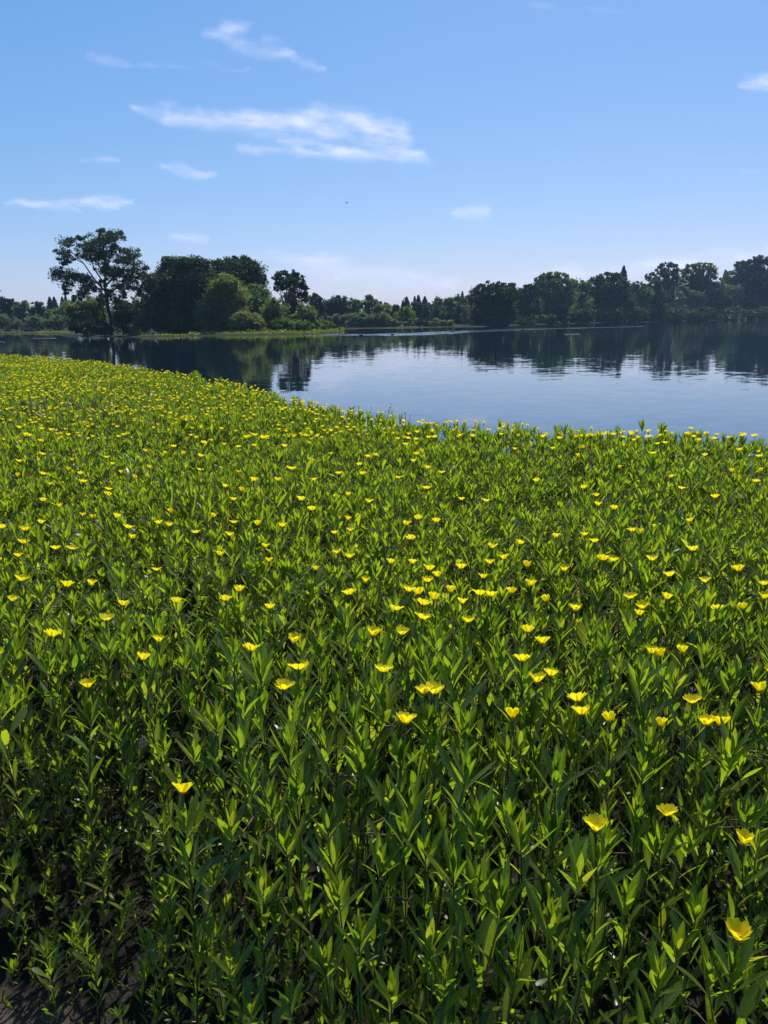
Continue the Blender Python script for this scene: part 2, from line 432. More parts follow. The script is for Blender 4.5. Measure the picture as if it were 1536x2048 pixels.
# ------------------------------------------------------------------ clouds: thin sheets of cirrus 3 km up
m, t, ns, L = mat('cirrus'); M_CLOUD = m
out = ns.new('ShaderNodeOutputMaterial'); at = ns.new('ShaderNodeAttribute'); at.attribute_name = 'veil'
tr = ns.new('ShaderNodeBsdfTransparent'); tl = ns.new('ShaderNodeBsdfTranslucent'); df = ns.new('ShaderNodeBsdfDiffuse')
tl.inputs[0].default_value = (0.80, 0.78, 0.88, 1); df.inputs[0].default_value = (0.7, 0.7, 0.75, 1)
mx1 = ns.new('ShaderNodeMixShader'); mx1.inputs[0].default_value = 0.15; mx2 = ns.new('ShaderNodeMixShader')
L.new(tl.outputs[0], mx1.inputs[1]); L.new(df.outputs[0], mx1.inputs[2])
L.new(at.outputs['Fac'], mx2.inputs[0]); L.new(tr.outputs[0], mx2.inputs[1]); L.new(mx1.outputs[0], mx2.inputs[2]); L.new(mx2.outputs[0], out.inputs[0])

def cloud(label, strokes, step=3.0, seed=0.0, alt=3000.0):
    x0 = min(min(s[0], s[2]) - 2.2 * s[4] for s in strokes); x1 = max(max(s[0], s[2]) + 2.2 * s[4] for s in strokes)
    y0 = min(min(s[1], s[3]) - 2.2 * s[4] for s in strokes); y1 = max(max(s[1], s[3]) + 2.2 * s[4] for s in strokes)
    gx = np.arange(x0, x1 + step, step); gy = np.arange(y0, y1 + step, step)
    X, Y = np.meshgrid(gx, gy); D = np.zeros_like(X)
    nzA = np.zeros_like(X); nzB = np.zeros_like(X); nzC = np.zeros_like(X)
    for j in range(X.shape[0]):
        for i in range(X.shape[1]):
            x, y = X[j, i], Y[j, i]
            nzA[j, i] = fbm(x * 0.012, y * 0.045 - x * 0.004, seed, 5)
            nzB[j, i] = fbm(x * 0.02, y * 0.02, seed + 5, 4)
            nzC[j, i] = fbm(x * 0.02, y * 0.02, seed + 15, 4)
    Xw = X + 16 * nzB; Yw = Y + 9 * nzC
    for (ax, ay, bx, by, w, s) in strokes:
        w = w * 1.75
        dx, dy = bx - ax, by - ay; L2 = dx * dx + dy * dy
        u = np.clip(((Xw - ax) * dx + (Yw - ay) * dy) / L2, 0, 1)
        d = np.hypot(Xw - ax - u * dx, (Yw - ay - u * dy) * 1.25)
        ww = w * (0.35 + 0.65 * np.sin(np.pi * (0.12 + 0.76 * u)))
        D = 1 - (1 - D) * (1 - s * np.exp(-(d / ww) ** 2))
    D = D * np.clip(0.75 + 0.9 * nzA, 0.15, 1.5)
    ex = np.minimum.reduce([X - x0, x1 - X, (Y - y0) * 1.5, (y1 - Y) * 1.5]); D *= np.clip(ex / 10, 0, 1)
    D = np.clip(D * 0.80 - 0.02, 0, 0.9)
    P = [];
    for j in range(X.shape[0]):
        for i in range(X.shape[1]):
            q = onplane(X[j, i], Y[j, i], alt); P.append((q.x, q.y, q.z + 12 * nzA[j, i]))
    nxx = X.shape[1]; Df = D.ravel(); Qq = []
    for j in range(X.shape[0] - 1):
        for i in range(nxx - 1):
            f = (j * nxx + i, j * nxx + i + 1, (j + 1) * nxx + i + 1, (j + 1) * nxx + i)
            if max(Df[k] for k in f) > 0.012: Qq.append(f)
    Qq = np.array(Qq); used, inv = np.unique(Qq, return_inverse=True)
    o = link('cloud', fastmesh('cloud', np.array(P)[used], inv.reshape(Qq.shape), [M_CLOUD], True))
    a = o.data.attributes.new('veil', 'FLOAT', 'POINT'); a.data.foreach_set('value', Df[used].astype(np.float32))
    return tag(o, label, 'cloud', 'thin white clouds in the blue sky')
cloud('large forked white cirrus cloud, biggest in the sky, above the island trees',
      [(268, 217, 460, 240, 11, .42), (340, 236, 640, 256, 15, .5), (470, 240, 800, 262, 17, .45), (560, 228, 730, 234, 13, .5), (700, 232, 815, 280, 16, .5), (640, 268, 800, 268, 10, .4),
       (490, 299, 700, 302, 9, .45), (555, 283, 660, 290, 5, .4), (600, 300, 845, 316, 12, .6), (700, 290, 800, 300, 12, .4), (780, 305, 862, 326, 9, .3)], 3, 1.0)
cloud('wispy hooked cirrus cloud, highest in the sky, with a long thin tail',
      [(415, 66, 470, 60, 11, .26), (455, 52, 500, 46, 11, .34), (480, 90, 560, 112, 11, .25), (535, 78, 575, 104, 9, .32), (550, 112, 640, 137, 9, .24), (440, 70, 500, 95, 10, .2)], 3, 2.0)
cloud('very faint long streak of cloud left of the hooked one', [(180, 110, 255, 126, 8, .24), (255, 130, 500, 137, 5, .18)], 4, 3.0)
cloud('flat lens shaped white cloud low over the tall tree', [(15, 409, 270, 406, 7, .55), (130, 408, 250, 403, 10, .45), (200, 396, 222, 396, 6, .2)], 3, 4.0)
cloud('small thin streak of cloud above the flat lens shaped one', [(152, 319, 236, 322, 5, .28)], 3, 5.0)
cloud('small ragged cloud below the large forked one', [(325, 334, 430, 350, 8, .32), (360, 345, 415, 348, 7, .3)], 3, 6.0)
cloud('small soft cloud just above the dark island oaks', [(350, 477, 412, 480, 8, .36)], 3, 7.0)
cloud('broad faint veil of cloud low above the twin trunked tree', [(500, 512, 720, 520, 9, .5), (560, 545, 900, 560, 18, .4)], 5, 8.0)
cloud('small round white cloud right of centre over the far shore', [(918, 427, 975, 424, 11, .42), (965, 401, 998, 402, 5, .15)], 3, 9.0)
cloud('bright white cloud cut by the right edge of the picture', [(1486, 168, 1540, 167, 9, .45), (1510, 165, 1640, 163, 13, .65)], 3, 10.0)
cloud('tiny faint cloud near the right edge, halfway down the sky', [(1480, 346, 1512, 346, 5, .2)], 3, 11.0)
cloud('wide pale band of cloud resting above the right bank trees', [(1120, 545, 1420, 526, 12, .55), (1350, 524, 1640, 503, 13, .6), (960, 580, 1150, 560, 18, .35)], 5, 12.0)
cloud('faint shred of cloud at the top edge, right of centre', [(1060, 14, 1122, 9, 6, .16), (1170, 22, 1290, 30, 6, .08)], 4, 13.0)

# ------------------------------------------------------------------ trees
def leaf_quads(P, size, squash=1.0, droop=0.0):
    """small irregular leaf clumps: one quad each, P (n,3), size (n,)"""
    n = len(P)
    a = nrg.normal(size=(n, 3)); a[:, 2] -= droop; a /= np.linalg.norm(a, axis=1)[:, None]
    b = nrg.normal(size=(n, 3)); b -= (a * b).sum(1)[:, None] * a; b /= np.linalg.norm(b, axis=1)[:, None]
    s = (size * nrg.uniform(0.55, 1.3, n))[:, None]; w = s * nrg.uniform(0.35, 0.8, n)[:, None]
    V = np.stack([P - a * s * 0.5, P + b * w * 0.5 + a * s * 0.05, P + a * s * 0.55, P - b * w * 0.5 - a * s * 0.05], axis=1)
    return V.reshape(-1, 3), np.arange(4 * n).reshape(n, 4)

def crown_points(lobes, leafpx, dens, clump, depthk):
    """lobes: (centre Vector, rx, rz) in metres"""
    out = []
    for c, rx, rz, mpp in lobes:
        n = int(dens * (math.pi * rx * rz / mpp / mpp) / (leafpx * leafpx) * 13.0)
        n = max(60, n)
        nc = max(8, int(n / 60))
        d = nrg.normal(size=(nc, 3)); d /= np.linalg.norm(d, axis=1)[:, None]
        r = nrg.uniform(0.35, 1.0, nc) ** 0.5
        cc = d * r[:, None] * np.array([rx, rx * depthk, rz])
        k = nrg.integers(0, nc, n)
        sp = clump * 1.15 * min(rx, rz) * nrg.uniform(0.5, 1.3, nc)
        off = np.clip(nrg.normal(size=(n, 3)), -1.7, 1.7) * sp[k][:, None] * np.array([1, 1, 0.75])
        pts = cc[k] + off + np.array(c)
        out.append(pts)
    return np.concatenate(out)

def limb_path(a, b, seg=6, wob=0.06):
    a, b = Vector(a), Vector(b); L_ = (b - a).length; pts = []
    for i in range(seg + 1):
        u = i / seg
        p = a.lerp(b, u); p.z += math.sin(u * math.pi) * 0.05 * L_
        if 0 < i < seg: p += Vector((rnd.uniform(-1, 1), rnd.uniform(-1, 1), rnd.uniform(-1, 1))) * wob * L_
        pts.append(p)
    return pts

def tree(name, label, cat, kind, D, base, lobes, leafpx=3.0, dens=1.0, clump=0.27, depthk=0.9, trunk_r=None, paths=None, group=None, spread=0.5, zb=0.3, droop=0.0, sats=3, satr=.85):
    if group == RG_:
        D = onplane(base[0], float(np.interp(base[0], [p[0] for p in FAR_SHORE], [p[1] for p in FAR_SHORE])), 0).y + (1.5 if cat == 'bush' else 5) + max(0, D - 215) * 0.15
    elif group not in (None, IG_):
        D = max(D, onplane(base[0], float(np.interp(base[0], [p[0] for p in FAR_SHORE], [p[1] for p in FAR_SHORE])), 0).y + (2 if cat == 'bush' else 6))
    mpp = D / F * 1.03
    B = atdepth(base[0], base[1], D); B.z = min(B.z, zb)
    root = empty(name, B)
    W3 = []
    sat = []
    for (x, y, rx, ry) in lobes:          # ragged outline: small boughs around each main mass
        for _ in range(sats):
            a_ = rnd.uniform(0, 2 * math.pi); k_ = rnd.uniform(.22, .42)
            sat.append((x + math.cos(a_) * rx * satr * rnd.uniform(.8, 1.15), y + math.sin(a_) * ry * satr * rnd.uniform(.8, 1.15), max(2.5, rx * k_), max(2.2, ry * k_)))
    for (x, y, rx, ry) in [(x, y, rx * .9, ry * .92) for x, y, rx, ry in lobes] + sat:
        c = atdepth(x, y, D); c.y += rnd.uniform(-spread, spread) * rx * mpp; k_ = 1.22 if group in (CG_, LG_) else 1.0 if kind == 'cotton' else 1.12; rx *= k_; ry *= k_ * .97
        W3.append((c - B, rx * mpp, ry * mpp, mpp))
    P = crown_points(W3, leafpx, dens, clump, depthk)
    P = P[P[:, 2] > 0.02]
    V, Q = leaf_quads(P, np.full(len(P), leafpx * mpp * 1.25), droop=droop)
    link('crown' if cat == 'tree' else 'foliage', fastmesh('crown', V, Q, [TM[kind]]), root)
    mb = MB()
    top = max(w[0].z + w[2] for w in W3)
    tr_ = trunk_r or max(0.05, top * 0.022)
    if paths:
        for pth, r0, r1 in paths:
            pp = [atdepth(x, y, D) - B for x, y in pth]
            for i, q in enumerate(pp[1:], 1): q.y += rnd.uniform(-0.5, 0.5)
            n = len(pp); mb.tube(pp, [r0 + (r1 - r0) * i / (n - 1) for i in range(n)], 6)
    else:
        hub = sum((w[0] for w in W3), Vector()) / len(W3)
        hub = Vector((hub.x * 0.5, hub.y * 0.3, hub.z * 0.75))
        if cat == 'tree': mb.tube(limb_path((0, 0, -0.4), hub, 5, 0.02), [tr_ * (1 - 0.09 * i) for i in range(6)], 7)
        for w in W3:
            s0 = Vector((0, 0, 0)).lerp(hub, rnd.uniform(0.35, 0.95)) if cat == 'tree' else Vector((rnd.uniform(-.3, .3), 0, 0))
            mb.tube(limb_path(s0, w[0], 5, 0.05), [tr_ * 0.5 * (1 - 0.15 * i) for i in range(6)], 5)
    link('trunk' if cat == 'tree' else 'stems', mb.mesh('trunk', [M_BARK]), root)
    return tag(root, label, cat, group)

IG_ = 'bushes on the island'; CG_ = 'trees on the far shore between island and right bank'; LG_ = 'trees on the far left shore'; RG_ = 'trees on the right bank'
def conifer(label, D, x, ytop, ybase, w, group='dark conifers above the far treeline'):
    mpp = D / F * 1.03
    B = atdepth(x, 650, D); B.z = 1.0
    T = atdepth(x, ytop, D); H = T.z - B.z
    zb = atdepth(x, ybase, D).z - B.z
    root = empty('conifer_tree', B)
    w *= 1.55; n = 3600; u = nrg.uniform(0, 1, n) ** 0.75      # 0 at the tip
    tiers = 9
    saw = 0.62 + 0.38 * ((u * tiers) % 1.0)
    rad = (w * mpp) * np.clip(u ** 0.7, 0.05, 1) * saw * nrg.uniform(0.2, 1.05, n)
    th = nrg.uniform(0, 2 * np.pi, n)
    z = H - u * (H - zb) - rad * 0.25
    P = np.stack([rad * np.cos(th), rad * np.sin(th), z], 1)
    V, Q = leaf_quads(P, np.full(n, 3.2 * mpp), droop=0.6)
    link('crown', fastmesh('crown', V, Q, [TM['conifer']]), root)
    mb = MB(); mb.tube([(0, 0, -1), (0, 0, H * 0.5), (0, 0, H * 0.98)], [0.02 * H, 0.012 * H, 0.02], 6)
    link('trunk', mb.mesh('trunk', [M_BARK]), root)
    return tag(root, label, 'tree', group)

def z1(l): return [(x / 3.0, 440 + y / 3.0, rx / 3.0, (ry if ry else rx) / 3.0) for x, y, rx, ry in l]
# the tall open cottonwood on the island
tall = [(620, 88, 32, 24), (545, 108, 38, 26), (705, 100, 38, 26), (655, 140, 50, 30), (585, 155, 50, 28), (440, 140, 45, 22), (365, 185, 34, 18), (475, 190, 46, 26), (395, 225, 40, 18),
        (550, 215, 46, 28), (700, 180, 50, 24), (640, 220, 50, 28), (805, 200, 34, 22), (785, 250, 50, 26), (730, 240, 36, 22), (840, 300, 38, 26), (345, 305, 28, 18), (420, 330, 48, 24),
        (365, 345, 34, 26), (480, 345, 44, 24), (540, 365, 36, 22), (610, 290, 44, 26), (670, 310, 50, 28), (745, 315, 48, 26), (700, 375, 46, 24), (800, 345, 46, 26), (865, 345, 42, 24), (900, 372, 34, 26),
        (745, 400, 32, 20), (410, 395, 26, 26), (395, 430, 9, 16), (500, 420, 28, 24), (480, 455, 16, 18), (440, 470, 8, 16), (655, 440, 30, 18), (820, 400, 22, 22), (885, 405, 26, 20), (840, 435, 8, 14), (612, 475, 22, 22),
        (740, 450, 16, 18), (530, 405, 24, 18), (580, 420, 18, 14), (470, 110, 14, 9), (410, 125, 12, 7), (615, 65, 9, 8), (720, 78, 8, 7), (870, 285, 10, 8), (690, 480, 16, 14), (400, 260, 24, 10), (620, 380, 26, 14)]
pth = lambda l: [(x / 3.0, 440 + y / 3.0) for x, y in l]
tree('cottonwood_tree', 'tall open cottonwood with bare lower trunk, tallest tree standing on the island', 'tree', 'cotton', 106, (221, 672), z1(tall), leafpx=2.5, dens=1.0, clump=0.60, sats=6, satr=1.0,
     depthk=1.5, spread=2.5, droop=0.5, zb=0.4,
     paths=[(pth([(668, 690), (662, 610), (645, 520), (632, 430), (625, 380), (628, 300), (622, 220), (620, 110)]), 0.34, 0.05),
            (pth([(632, 430), (600, 395), (560, 350), (500, 260), (440, 200), (380, 190)]), 0.15, 0.03),
            (pth([(625, 380), (560, 290), (540, 200), (545, 120)]), 0.12, 0.03),
            (pth([(640, 470), (570, 385), (480, 345), (400, 320), (340, 310)]), 0.12, 0.03),
            (pth([(628, 400), (690, 330), (760, 270), (800, 210)]), 0.14, 0.03),
            (pth([(640, 460), (700, 400), (780, 350), (880, 340)]), 0.13, 0.03),
            (pth([(628, 320), (665, 220), (700, 110)]), 0.11, 0.03),
            (pth([(645, 520), (610, 480), (600, 450)]), 0.07, 0.02),
            (pth([(650, 530), (700, 480), (745, 440)]), 0.07, 0.02),
            (pth([(500, 260), (430, 225), (390, 225)]), 0.06, 0.02),
            (pth([(500, 350), (490, 400), (480, 460)]), 0.05, 0.02)])
IG = 'bushes on the island'
T = tree
T('oak_tree', 'dense near-black oak with a ragged top in the middle of the island', 'tree', 'dark', 114, (368, 668),
  [(338, 528, 16, 13), (350, 545, 26, 22), (372, 527, 20, 12), (382, 540, 28, 20), (397, 530, 14, 12), (410, 535, 12, 14), (328, 560, 22, 20), (360, 570, 42, 28), (400, 572, 32, 30), (350, 610, 48, 38), (400, 615, 40, 38), (318, 585, 22, 20), (302, 572, 20, 9), (312, 630, 25, 30), (370, 648, 60, 18)], dens=1.5)
T('oak_tree', 'broad dark oak behind the olive willow on the island', 'tree', 'dark', 122, (480, 664),
  [(437, 528, 12, 9), (452, 532, 20, 13), (478, 525, 22, 11), (492, 532, 18, 13), (508, 548, 20, 18), (470, 552, 38, 24), (512, 566, 18, 16), (520, 558, 10, 9), (490, 590, 42, 30), (440, 560, 22, 25)], dens=1.4)
T('willow_tree', 'olive green willow with two rounded tops in front of the dark oaks', 'tree', 'olive', 110, (438, 670),
  [(455, 562, 20, 13), (446, 580, 26, 20), (466, 590, 26, 24), (428, 598, 22, 20), (420, 622, 28, 26), (455, 620, 34, 28), (405, 640, 16, 20), (430, 648, 36, 20), (465, 645, 26, 18)], dens=1.3)
T('willow_tree', 'green willow right of the olive one, below the broad dark oak', 'tree', 'green', 116, (508, 668),
  [(508, 585, 20, 13), (522, 592, 14, 16), (498, 600, 24, 20), (515, 615, 26, 22), (490, 625, 26, 22), (515, 640, 26, 18)], dens=1.3)
T('willow_shrub', 'bright olive bush at the water in front of the green willow', 'bush', 'olive', 107, (495, 671),
  [(490, 636, 22, 12), (475, 648, 16, 14), (505, 645, 20, 14), (490, 655, 28, 10), (520, 655, 16, 9)], group=IG, dens=1.3)
T('ash_tree', 'airy dark tree with bare purple-brown lower branches near the island tip', 'tree', 'cotton', 124, (582, 664),
  [(552, 553, 9, 7), (562, 550, 14, 9), (582, 546, 14, 7), (595, 552, 12, 8), (572, 562, 22, 12), (600, 565, 9, 9), (560, 572, 12, 10), (585, 575, 18, 12), (606, 580, 10, 12), (610, 595, 10, 13), (592, 590, 12, 9)], dens=1.15, clump=0.26,
  paths=[([(582, 664), (580, 620), (575, 590), (570, 555)], .16, .03), ([(583, 664), (590, 620), (600, 590), (606, 570)], .13, .03), ([(580, 640), (565, 600), (555, 570)], .11, .03),
         ([(581, 630), (560, 590), (548, 575)], .07, .02), ([(584, 640), (598, 610), (612, 592)], .08, .02), ([(581, 650), (572, 615), (568, 585)], .08, .02), ([(583, 650), (590, 600), (588, 560)], .08, .02)])
T('bare_shrub', 'twiggy purple-brown leafless shrub under the airy tree', 'bush', 'brown', 120, (580, 666),
  [(572, 600, 18, 14), (590, 605, 14, 16), (578, 625, 20, 20), (570, 645, 16, 15)], dens=0.9, clump=0.3, group=IG)
T('willow_shrub', 'tall pale olive bush left of the airy tree', 'bush', 'olive', 112, (550, 669),
  [(548, 608, 14, 10), (556, 620, 16, 16), (538, 630, 16, 18), (550, 645, 24, 16)], group=IG, dens=1.3)
T('willow_shrub', 'rounded green bush right of the airy tree', 'bush', 'olive', 116, (612, 667),
  [(608, 618, 13, 9), (618, 628, 15, 14), (604, 638, 18, 16), (622, 646, 14, 12)], group=IG, dens=1.3)
T('willow_shrub', 'low green bush nearest the tip of the island', 'bush', 'green', 122, (648, 665),
  [(640, 648, 14, 10), (655, 652, 14, 9), (668, 657, 12, 6)], group=IG, dens=1.3)
T('willow_shrub', 'wide low green bush in front of the purple-brown shrub', 'bush', 'green', 109, (580, 669),
  [(560, 650, 18, 11), (585, 652, 20, 11), (608, 654, 18, 10), (540, 655, 16, 9)], group=IG, dens=1.3)
T('willow_tree', 'pale olive willow with wispy top left of the tall cottonwood', 'tree', 'olive', 112, (175, 668),
  [(152, 618, 16, 14), (172, 605, 14, 13), (188, 612, 16, 16), (165, 630, 24, 18), (200, 628, 14, 18), (185, 640, 24, 18), (150, 645, 14, 14), (208, 600, 9, 10)], dens=1.1, clump=0.28)
T('waterside_bush', 'dark spreading bush at the left end of the island', 'bush', 'dark', 104, (170, 671),
  [(152, 655, 13, 9), (172, 658, 18, 10), (196, 654, 18, 13), (212, 660, 16, 9)], group=IG, dens=1.4)
T('waterside_bush', 'dark bush under the right side of the tall cottonwood', 'bush', 'dark', 112, (250, 670),
  [(240, 612, 12, 12), (252, 625, 18, 20), (238, 640, 14, 16), (258, 650, 24, 16)], group=IG, dens=1.2)
T('waterside_bush', 'speckled olive bush between tall cottonwood and black oak', 'bush', 'olive', 111, (286, 671),
  [(282, 600, 14, 13), (298, 606, 13, 14), (288, 625, 20, 20), (284, 648, 16, 16)], group=IG, dens=0.9, clump=0.28)
T('waterside_bush', 'low bright green tuft at the water left of the black oak', 'bush', 'bright', 102, (272, 673),
  [(262, 669, 7, 3.4), (274, 668, 8, 3.6), (284, 667, 6, 4)], group=IG, dens=1.6, leafpx=2)

# far left shore
LG = 'trees on the far left shore'
T('far_tree', 'round dark tree at the left edge of the picture', 'tree', 'dark', 190, (15, 664), [(4, 600, 6, 6), (16, 606, 12, 8), (4, 620, 16, 14), (20, 622, 12, 14), (8, 640, 20, 12), (-25, 610, 18, 22)], leafpx=2.6, dens=1.3, group=LG)
T('far_tree', 'grey-green domed tree second from the left edge', 'tree', 'green', 186, (42, 664), [(38, 608, 9, 5), (48, 612, 8, 8), (42, 622, 13, 11), (44, 638, 15, 12)], leafpx=2.6, dens=1.2, group=LG)
T('far_tree', 'near-black pointed tree left of the two conifers', 'tree', 'dark', 182, (78, 664), [(74, 609, 7, 5), (82, 614, 9, 7), (72, 622, 12, 11), (86, 628, 10, 12), (78, 642, 14, 10)], leafpx=2.6, dens=1.4, group=LG)
T('far_tree', 'yellow-green small tree below the two conifers', 'tree', 'olive', 180, (102, 664), [(98, 628, 7, 7), (102, 640, 9, 9)], leafpx=2.6, dens=1.3, group=LG)
T('far_tree', 'deep green low tree right below the left conifers', 'tree', 'green', 188, (120, 664), [(114, 622, 12, 7), (122, 630, 14, 10), (112, 640, 12, 9), (134, 618, 10, 9)], leafpx=2.6, dens=1.3, group=LG)
T('far_tree', 'mid green tree partly hidden by the island willow', 'tree', 'green', 186, (145, 664), [(140, 612, 12, 10), (150, 620, 14, 12), (140, 635, 16, 12)], leafpx=2.6, dens=1.3, group=LG)
for lab, x, y, b, w in (('left one of the pair of conifers on the far left shore', 105, 594, 622, 6), ('right one of the pair of conifers on the far left shore', 114, 594, 622, 6),
                        ('short conifer tip right of the left pair', 130, 594, 620, 5), ('slender conifer just left of the tall cottonwood', 137, 591, 622, 4.5), ('conifer seen under the right boughs of the tall cottonwood', 243, 594, 625, 5)):
    conifer(lab, 250, x, y, b, w)
WG = 'grey willows along the far shore'
T('willow_shrub', 'grey willow clump at the left edge behind the lawn', 'bush', 'grey', 172, (15, 665), [(5, 640, 14, 11), (22, 646, 16, 10), (38, 650, 10, 8), (-25, 645, 22, 12)], leafpx=2.4, dens=1.3, group=WG)
T('willow_shrub', 'dull green bush behind the rust coloured brush', 'bush', 'grey', 173, (72, 664), [(66, 645, 11, 9), (78, 641, 11, 10), (60, 653, 12, 6), (84, 652, 10, 7)], leafpx=2.4, dens=1.3, group=WG)
T('willow_shrub', 'long pale grey-brown willow clump left of the island', 'bush', 'grey', 172, (115, 664), [(102, 645, 12, 9), (118, 643, 14, 10), (134, 643, 12, 10), (112, 653, 20, 6), (146, 645, 10, 10)], leafpx=2.4, dens=1.3, group=WG)
T('brush_pile', 'low rust-pink brush on the narrow lawn at the left', 'bush', 'rust', 167, (54, 664), [(48, 657.5, 7, 3), (58, 659, 9, 3), (66, 661, 5, 2)], leafpx=1.8, dens=1.5)
T('red_shrub', 'tiny red shrub on the narrow lawn at the left', 'bush', 'red', 168, (76, 663), [(77, 659, 3.5, 2)], leafpx=1.6, dens=1.5)
T('low_shrub', 'small dark green bush on the lawn left of the island', 'bush', 'green', 166, (100, 665), [(97, 661.5, 5, 3), (107, 662, 6, 3)], leafpx=1.8, dens=1.5)

# far centre shore
CG = 'trees on the far shore between island and right bank'
T('far_tree', 'dark tree right behind the tip of the island', 'tree', 'dark', 150, (633, 660), [(625, 592, 7, 6), (636, 595, 9, 7), (630, 605, 10, 10), (638, 618, 10, 14), (626, 630, 12, 16)], leafpx=2.8, dens=1.15, group=CG)
T('far_tree', 'large round dark tree left of the far grey willows', 'tree', 'dark', 190, (675, 655), [(682, 597, 8, 6), (676, 606, 14, 11), (660, 609, 9, 8), (650, 618, 11, 13), (688, 616, 9, 16), (670, 625, 18, 14), (660, 638, 18, 12)], leafpx=2.6, dens=1.4, group=CG)
T('far_tree', 'pale green open tree beside the large round dark one', 'tree', 'green', 196, (712, 655), [(706, 603, 11, 5), (718, 608, 10, 7), (700, 616, 9, 10), (716, 622, 15, 12), (708, 635, 16, 9)], leafpx=2.6, dens=1.05, group=CG)
T('far_tree', 'pale green tree with a pointed crown in the centre', 'tree', 'green', 196, (740, 655), [(738, 596, 6, 5), (736, 605, 8, 8), (747, 606, 5, 8), (740, 618, 11, 10), (742, 632, 14, 9)], leafpx=2.6, dens=1.15, group=CG)
T('far_tree', 'yellow-green low tree above the far grey willows', 'tree', 'olive', 186, (764, 655), [(756, 618, 9, 7), (768, 620, 12, 9), (762, 632, 16, 9)], leafpx=2.6, dens=1.3, group=CG)
T('far_tree', 'small dark round tree behind the yellow-green one', 'tree', 'dark', 205, (765, 652), [(763, 610, 9, 5), (772, 614, 7, 6)], leafpx=2.4, dens=1.3, group=CG)
T('far_tree', 'dark green low tree left of the centre conifers', 'tree', 'dark', 198, (786, 652), [(786, 616, 11, 6), (780, 628, 10, 10), (792, 632, 12, 12)], leafpx=2.4, dens=1.4, group=CG)
T('far_tree', 'fresh green bushy tree below the centre conifers', 'tree', 'bright', 184, (810, 655), [(806, 622, 8, 6), (816, 626, 10, 9), (804, 636, 13, 10), (822, 640, 10, 9)], leafpx=2.4, dens=1.2, group=CG)
T('far_tree', 'bluish dark tree below the rightmost centre conifers', 'tree', 'dark', 200, (838, 652), [(832, 612, 11, 7), (846, 615, 11, 8), (840, 628, 18, 11), (838, 638, 18, 8)], leafpx=2.4, dens=1.4, group=CG)
T('far_tree', 'small flat topped dark tree right of the centre conifers', 'tree', 'dark', 206, (862, 650), [(858, 612, 9, 5), (866, 620, 12, 9), (858, 630, 14, 9)], leafpx=2.4, dens=1.4, group=CG)
T('far_tree', 'long low green tree left of the paired conifers', 'tree', 'green', 214, (885, 650), [(876, 603, 9, 5), (888, 604, 9, 5), (899, 603, 9, 5), (884, 614, 17, 9), (904, 612, 10, 10), (890, 628, 20, 12)], leafpx=2.4, dens=1.3, group=CG)
for lab, x, y, b, w in (('smallest leftmost conifer of the centre row', 806.5, 601, 624, 4.5), ('broad conifer second in the centre row', 814, 594, 624, 7), ('thin conifer third in the centre row', 829.5, 593, 622, 4),
                        ('tallest conifer of the centre row', 837, 590, 622, 6.5), ('rightmost wide conifer of the centre row', 849.5, 593, 622, 8),
                        ('left conifer of the pair beside the dark right bank', 915.5, 588, 645, 6), ('right pointed conifer of the pair beside the dark right bank', 924, 583, 645, 7)):
    conifer(lab, 255 if x < 900 else 230, x, y, b, w)
T('far_tree', 'dark filler tree under the paired conifers', 'tree', 'dark', 216, (915, 653), [(912, 612, 12, 16), (922, 615, 12, 16), (905, 635, 16, 14), (925, 640, 14, 12)], leafpx=2.4, dens=1.5, group=CG)
T('willow_shrub', 'pale yellow-green willow at the left foot of the dark right bank', 'bush', 'olive', 204, (930, 654), [(929, 614, 6, 5), (934, 622, 6, 7), (928, 634, 7, 9), (936, 642, 7, 8)], leafpx=2.2, dens=1.0, group=WG)
for k, (x, lab) in enumerate(((672, 'leftmost grey willow mound on the far shore right of the island'), (700, 'second grey willow mound right of the island'), (722, 'third grey willow mound right of the island'), (744, 'grey willow mound in the middle of the far shore'), (766, 'grey willow mound left of the small end mound'), (788, 'small grey willow mound ending the far willow row'))):
    s = (1, 1.05, 1.1, 1.05, 1.05, 0.75)[k]
    T('willow_shrub', lab, 'bush', 'grey', 176, (x, 658 - k * .3), [(x - 6, 640 if k < 5 else 645, 10 * s, 8 * s), (x + 5, 637 + (k % 2) * 2 if k < 5 else 645, 11 * s, 9 * s), (x, 648, 15 * s, 8)], leafpx=2.4, dens=1.4, group=WG)
for x, w, lab in ((818, 9, 'olive-brown scrub at the water under the centre conifers'), (842, 14, 'brownish scrub at the water right of the fresh green tree'), (868, 14, 'brownish scrub at the water, middle of three'), (892, 13, 'brownish scrub at the water beside the dark right bank')):
    T('low_scrub', lab, 'bush', 'grey' if w < 10 else 'brown' if x == 842 else 'olive', 180, (x, 655), [(x - w * .5, 647, w * .7, 5), (x + w * .4, 645, w * .8, 6), (x, 651, w, 4)], leafpx=2.0, dens=1.3, group='scrub on the far centre shore')

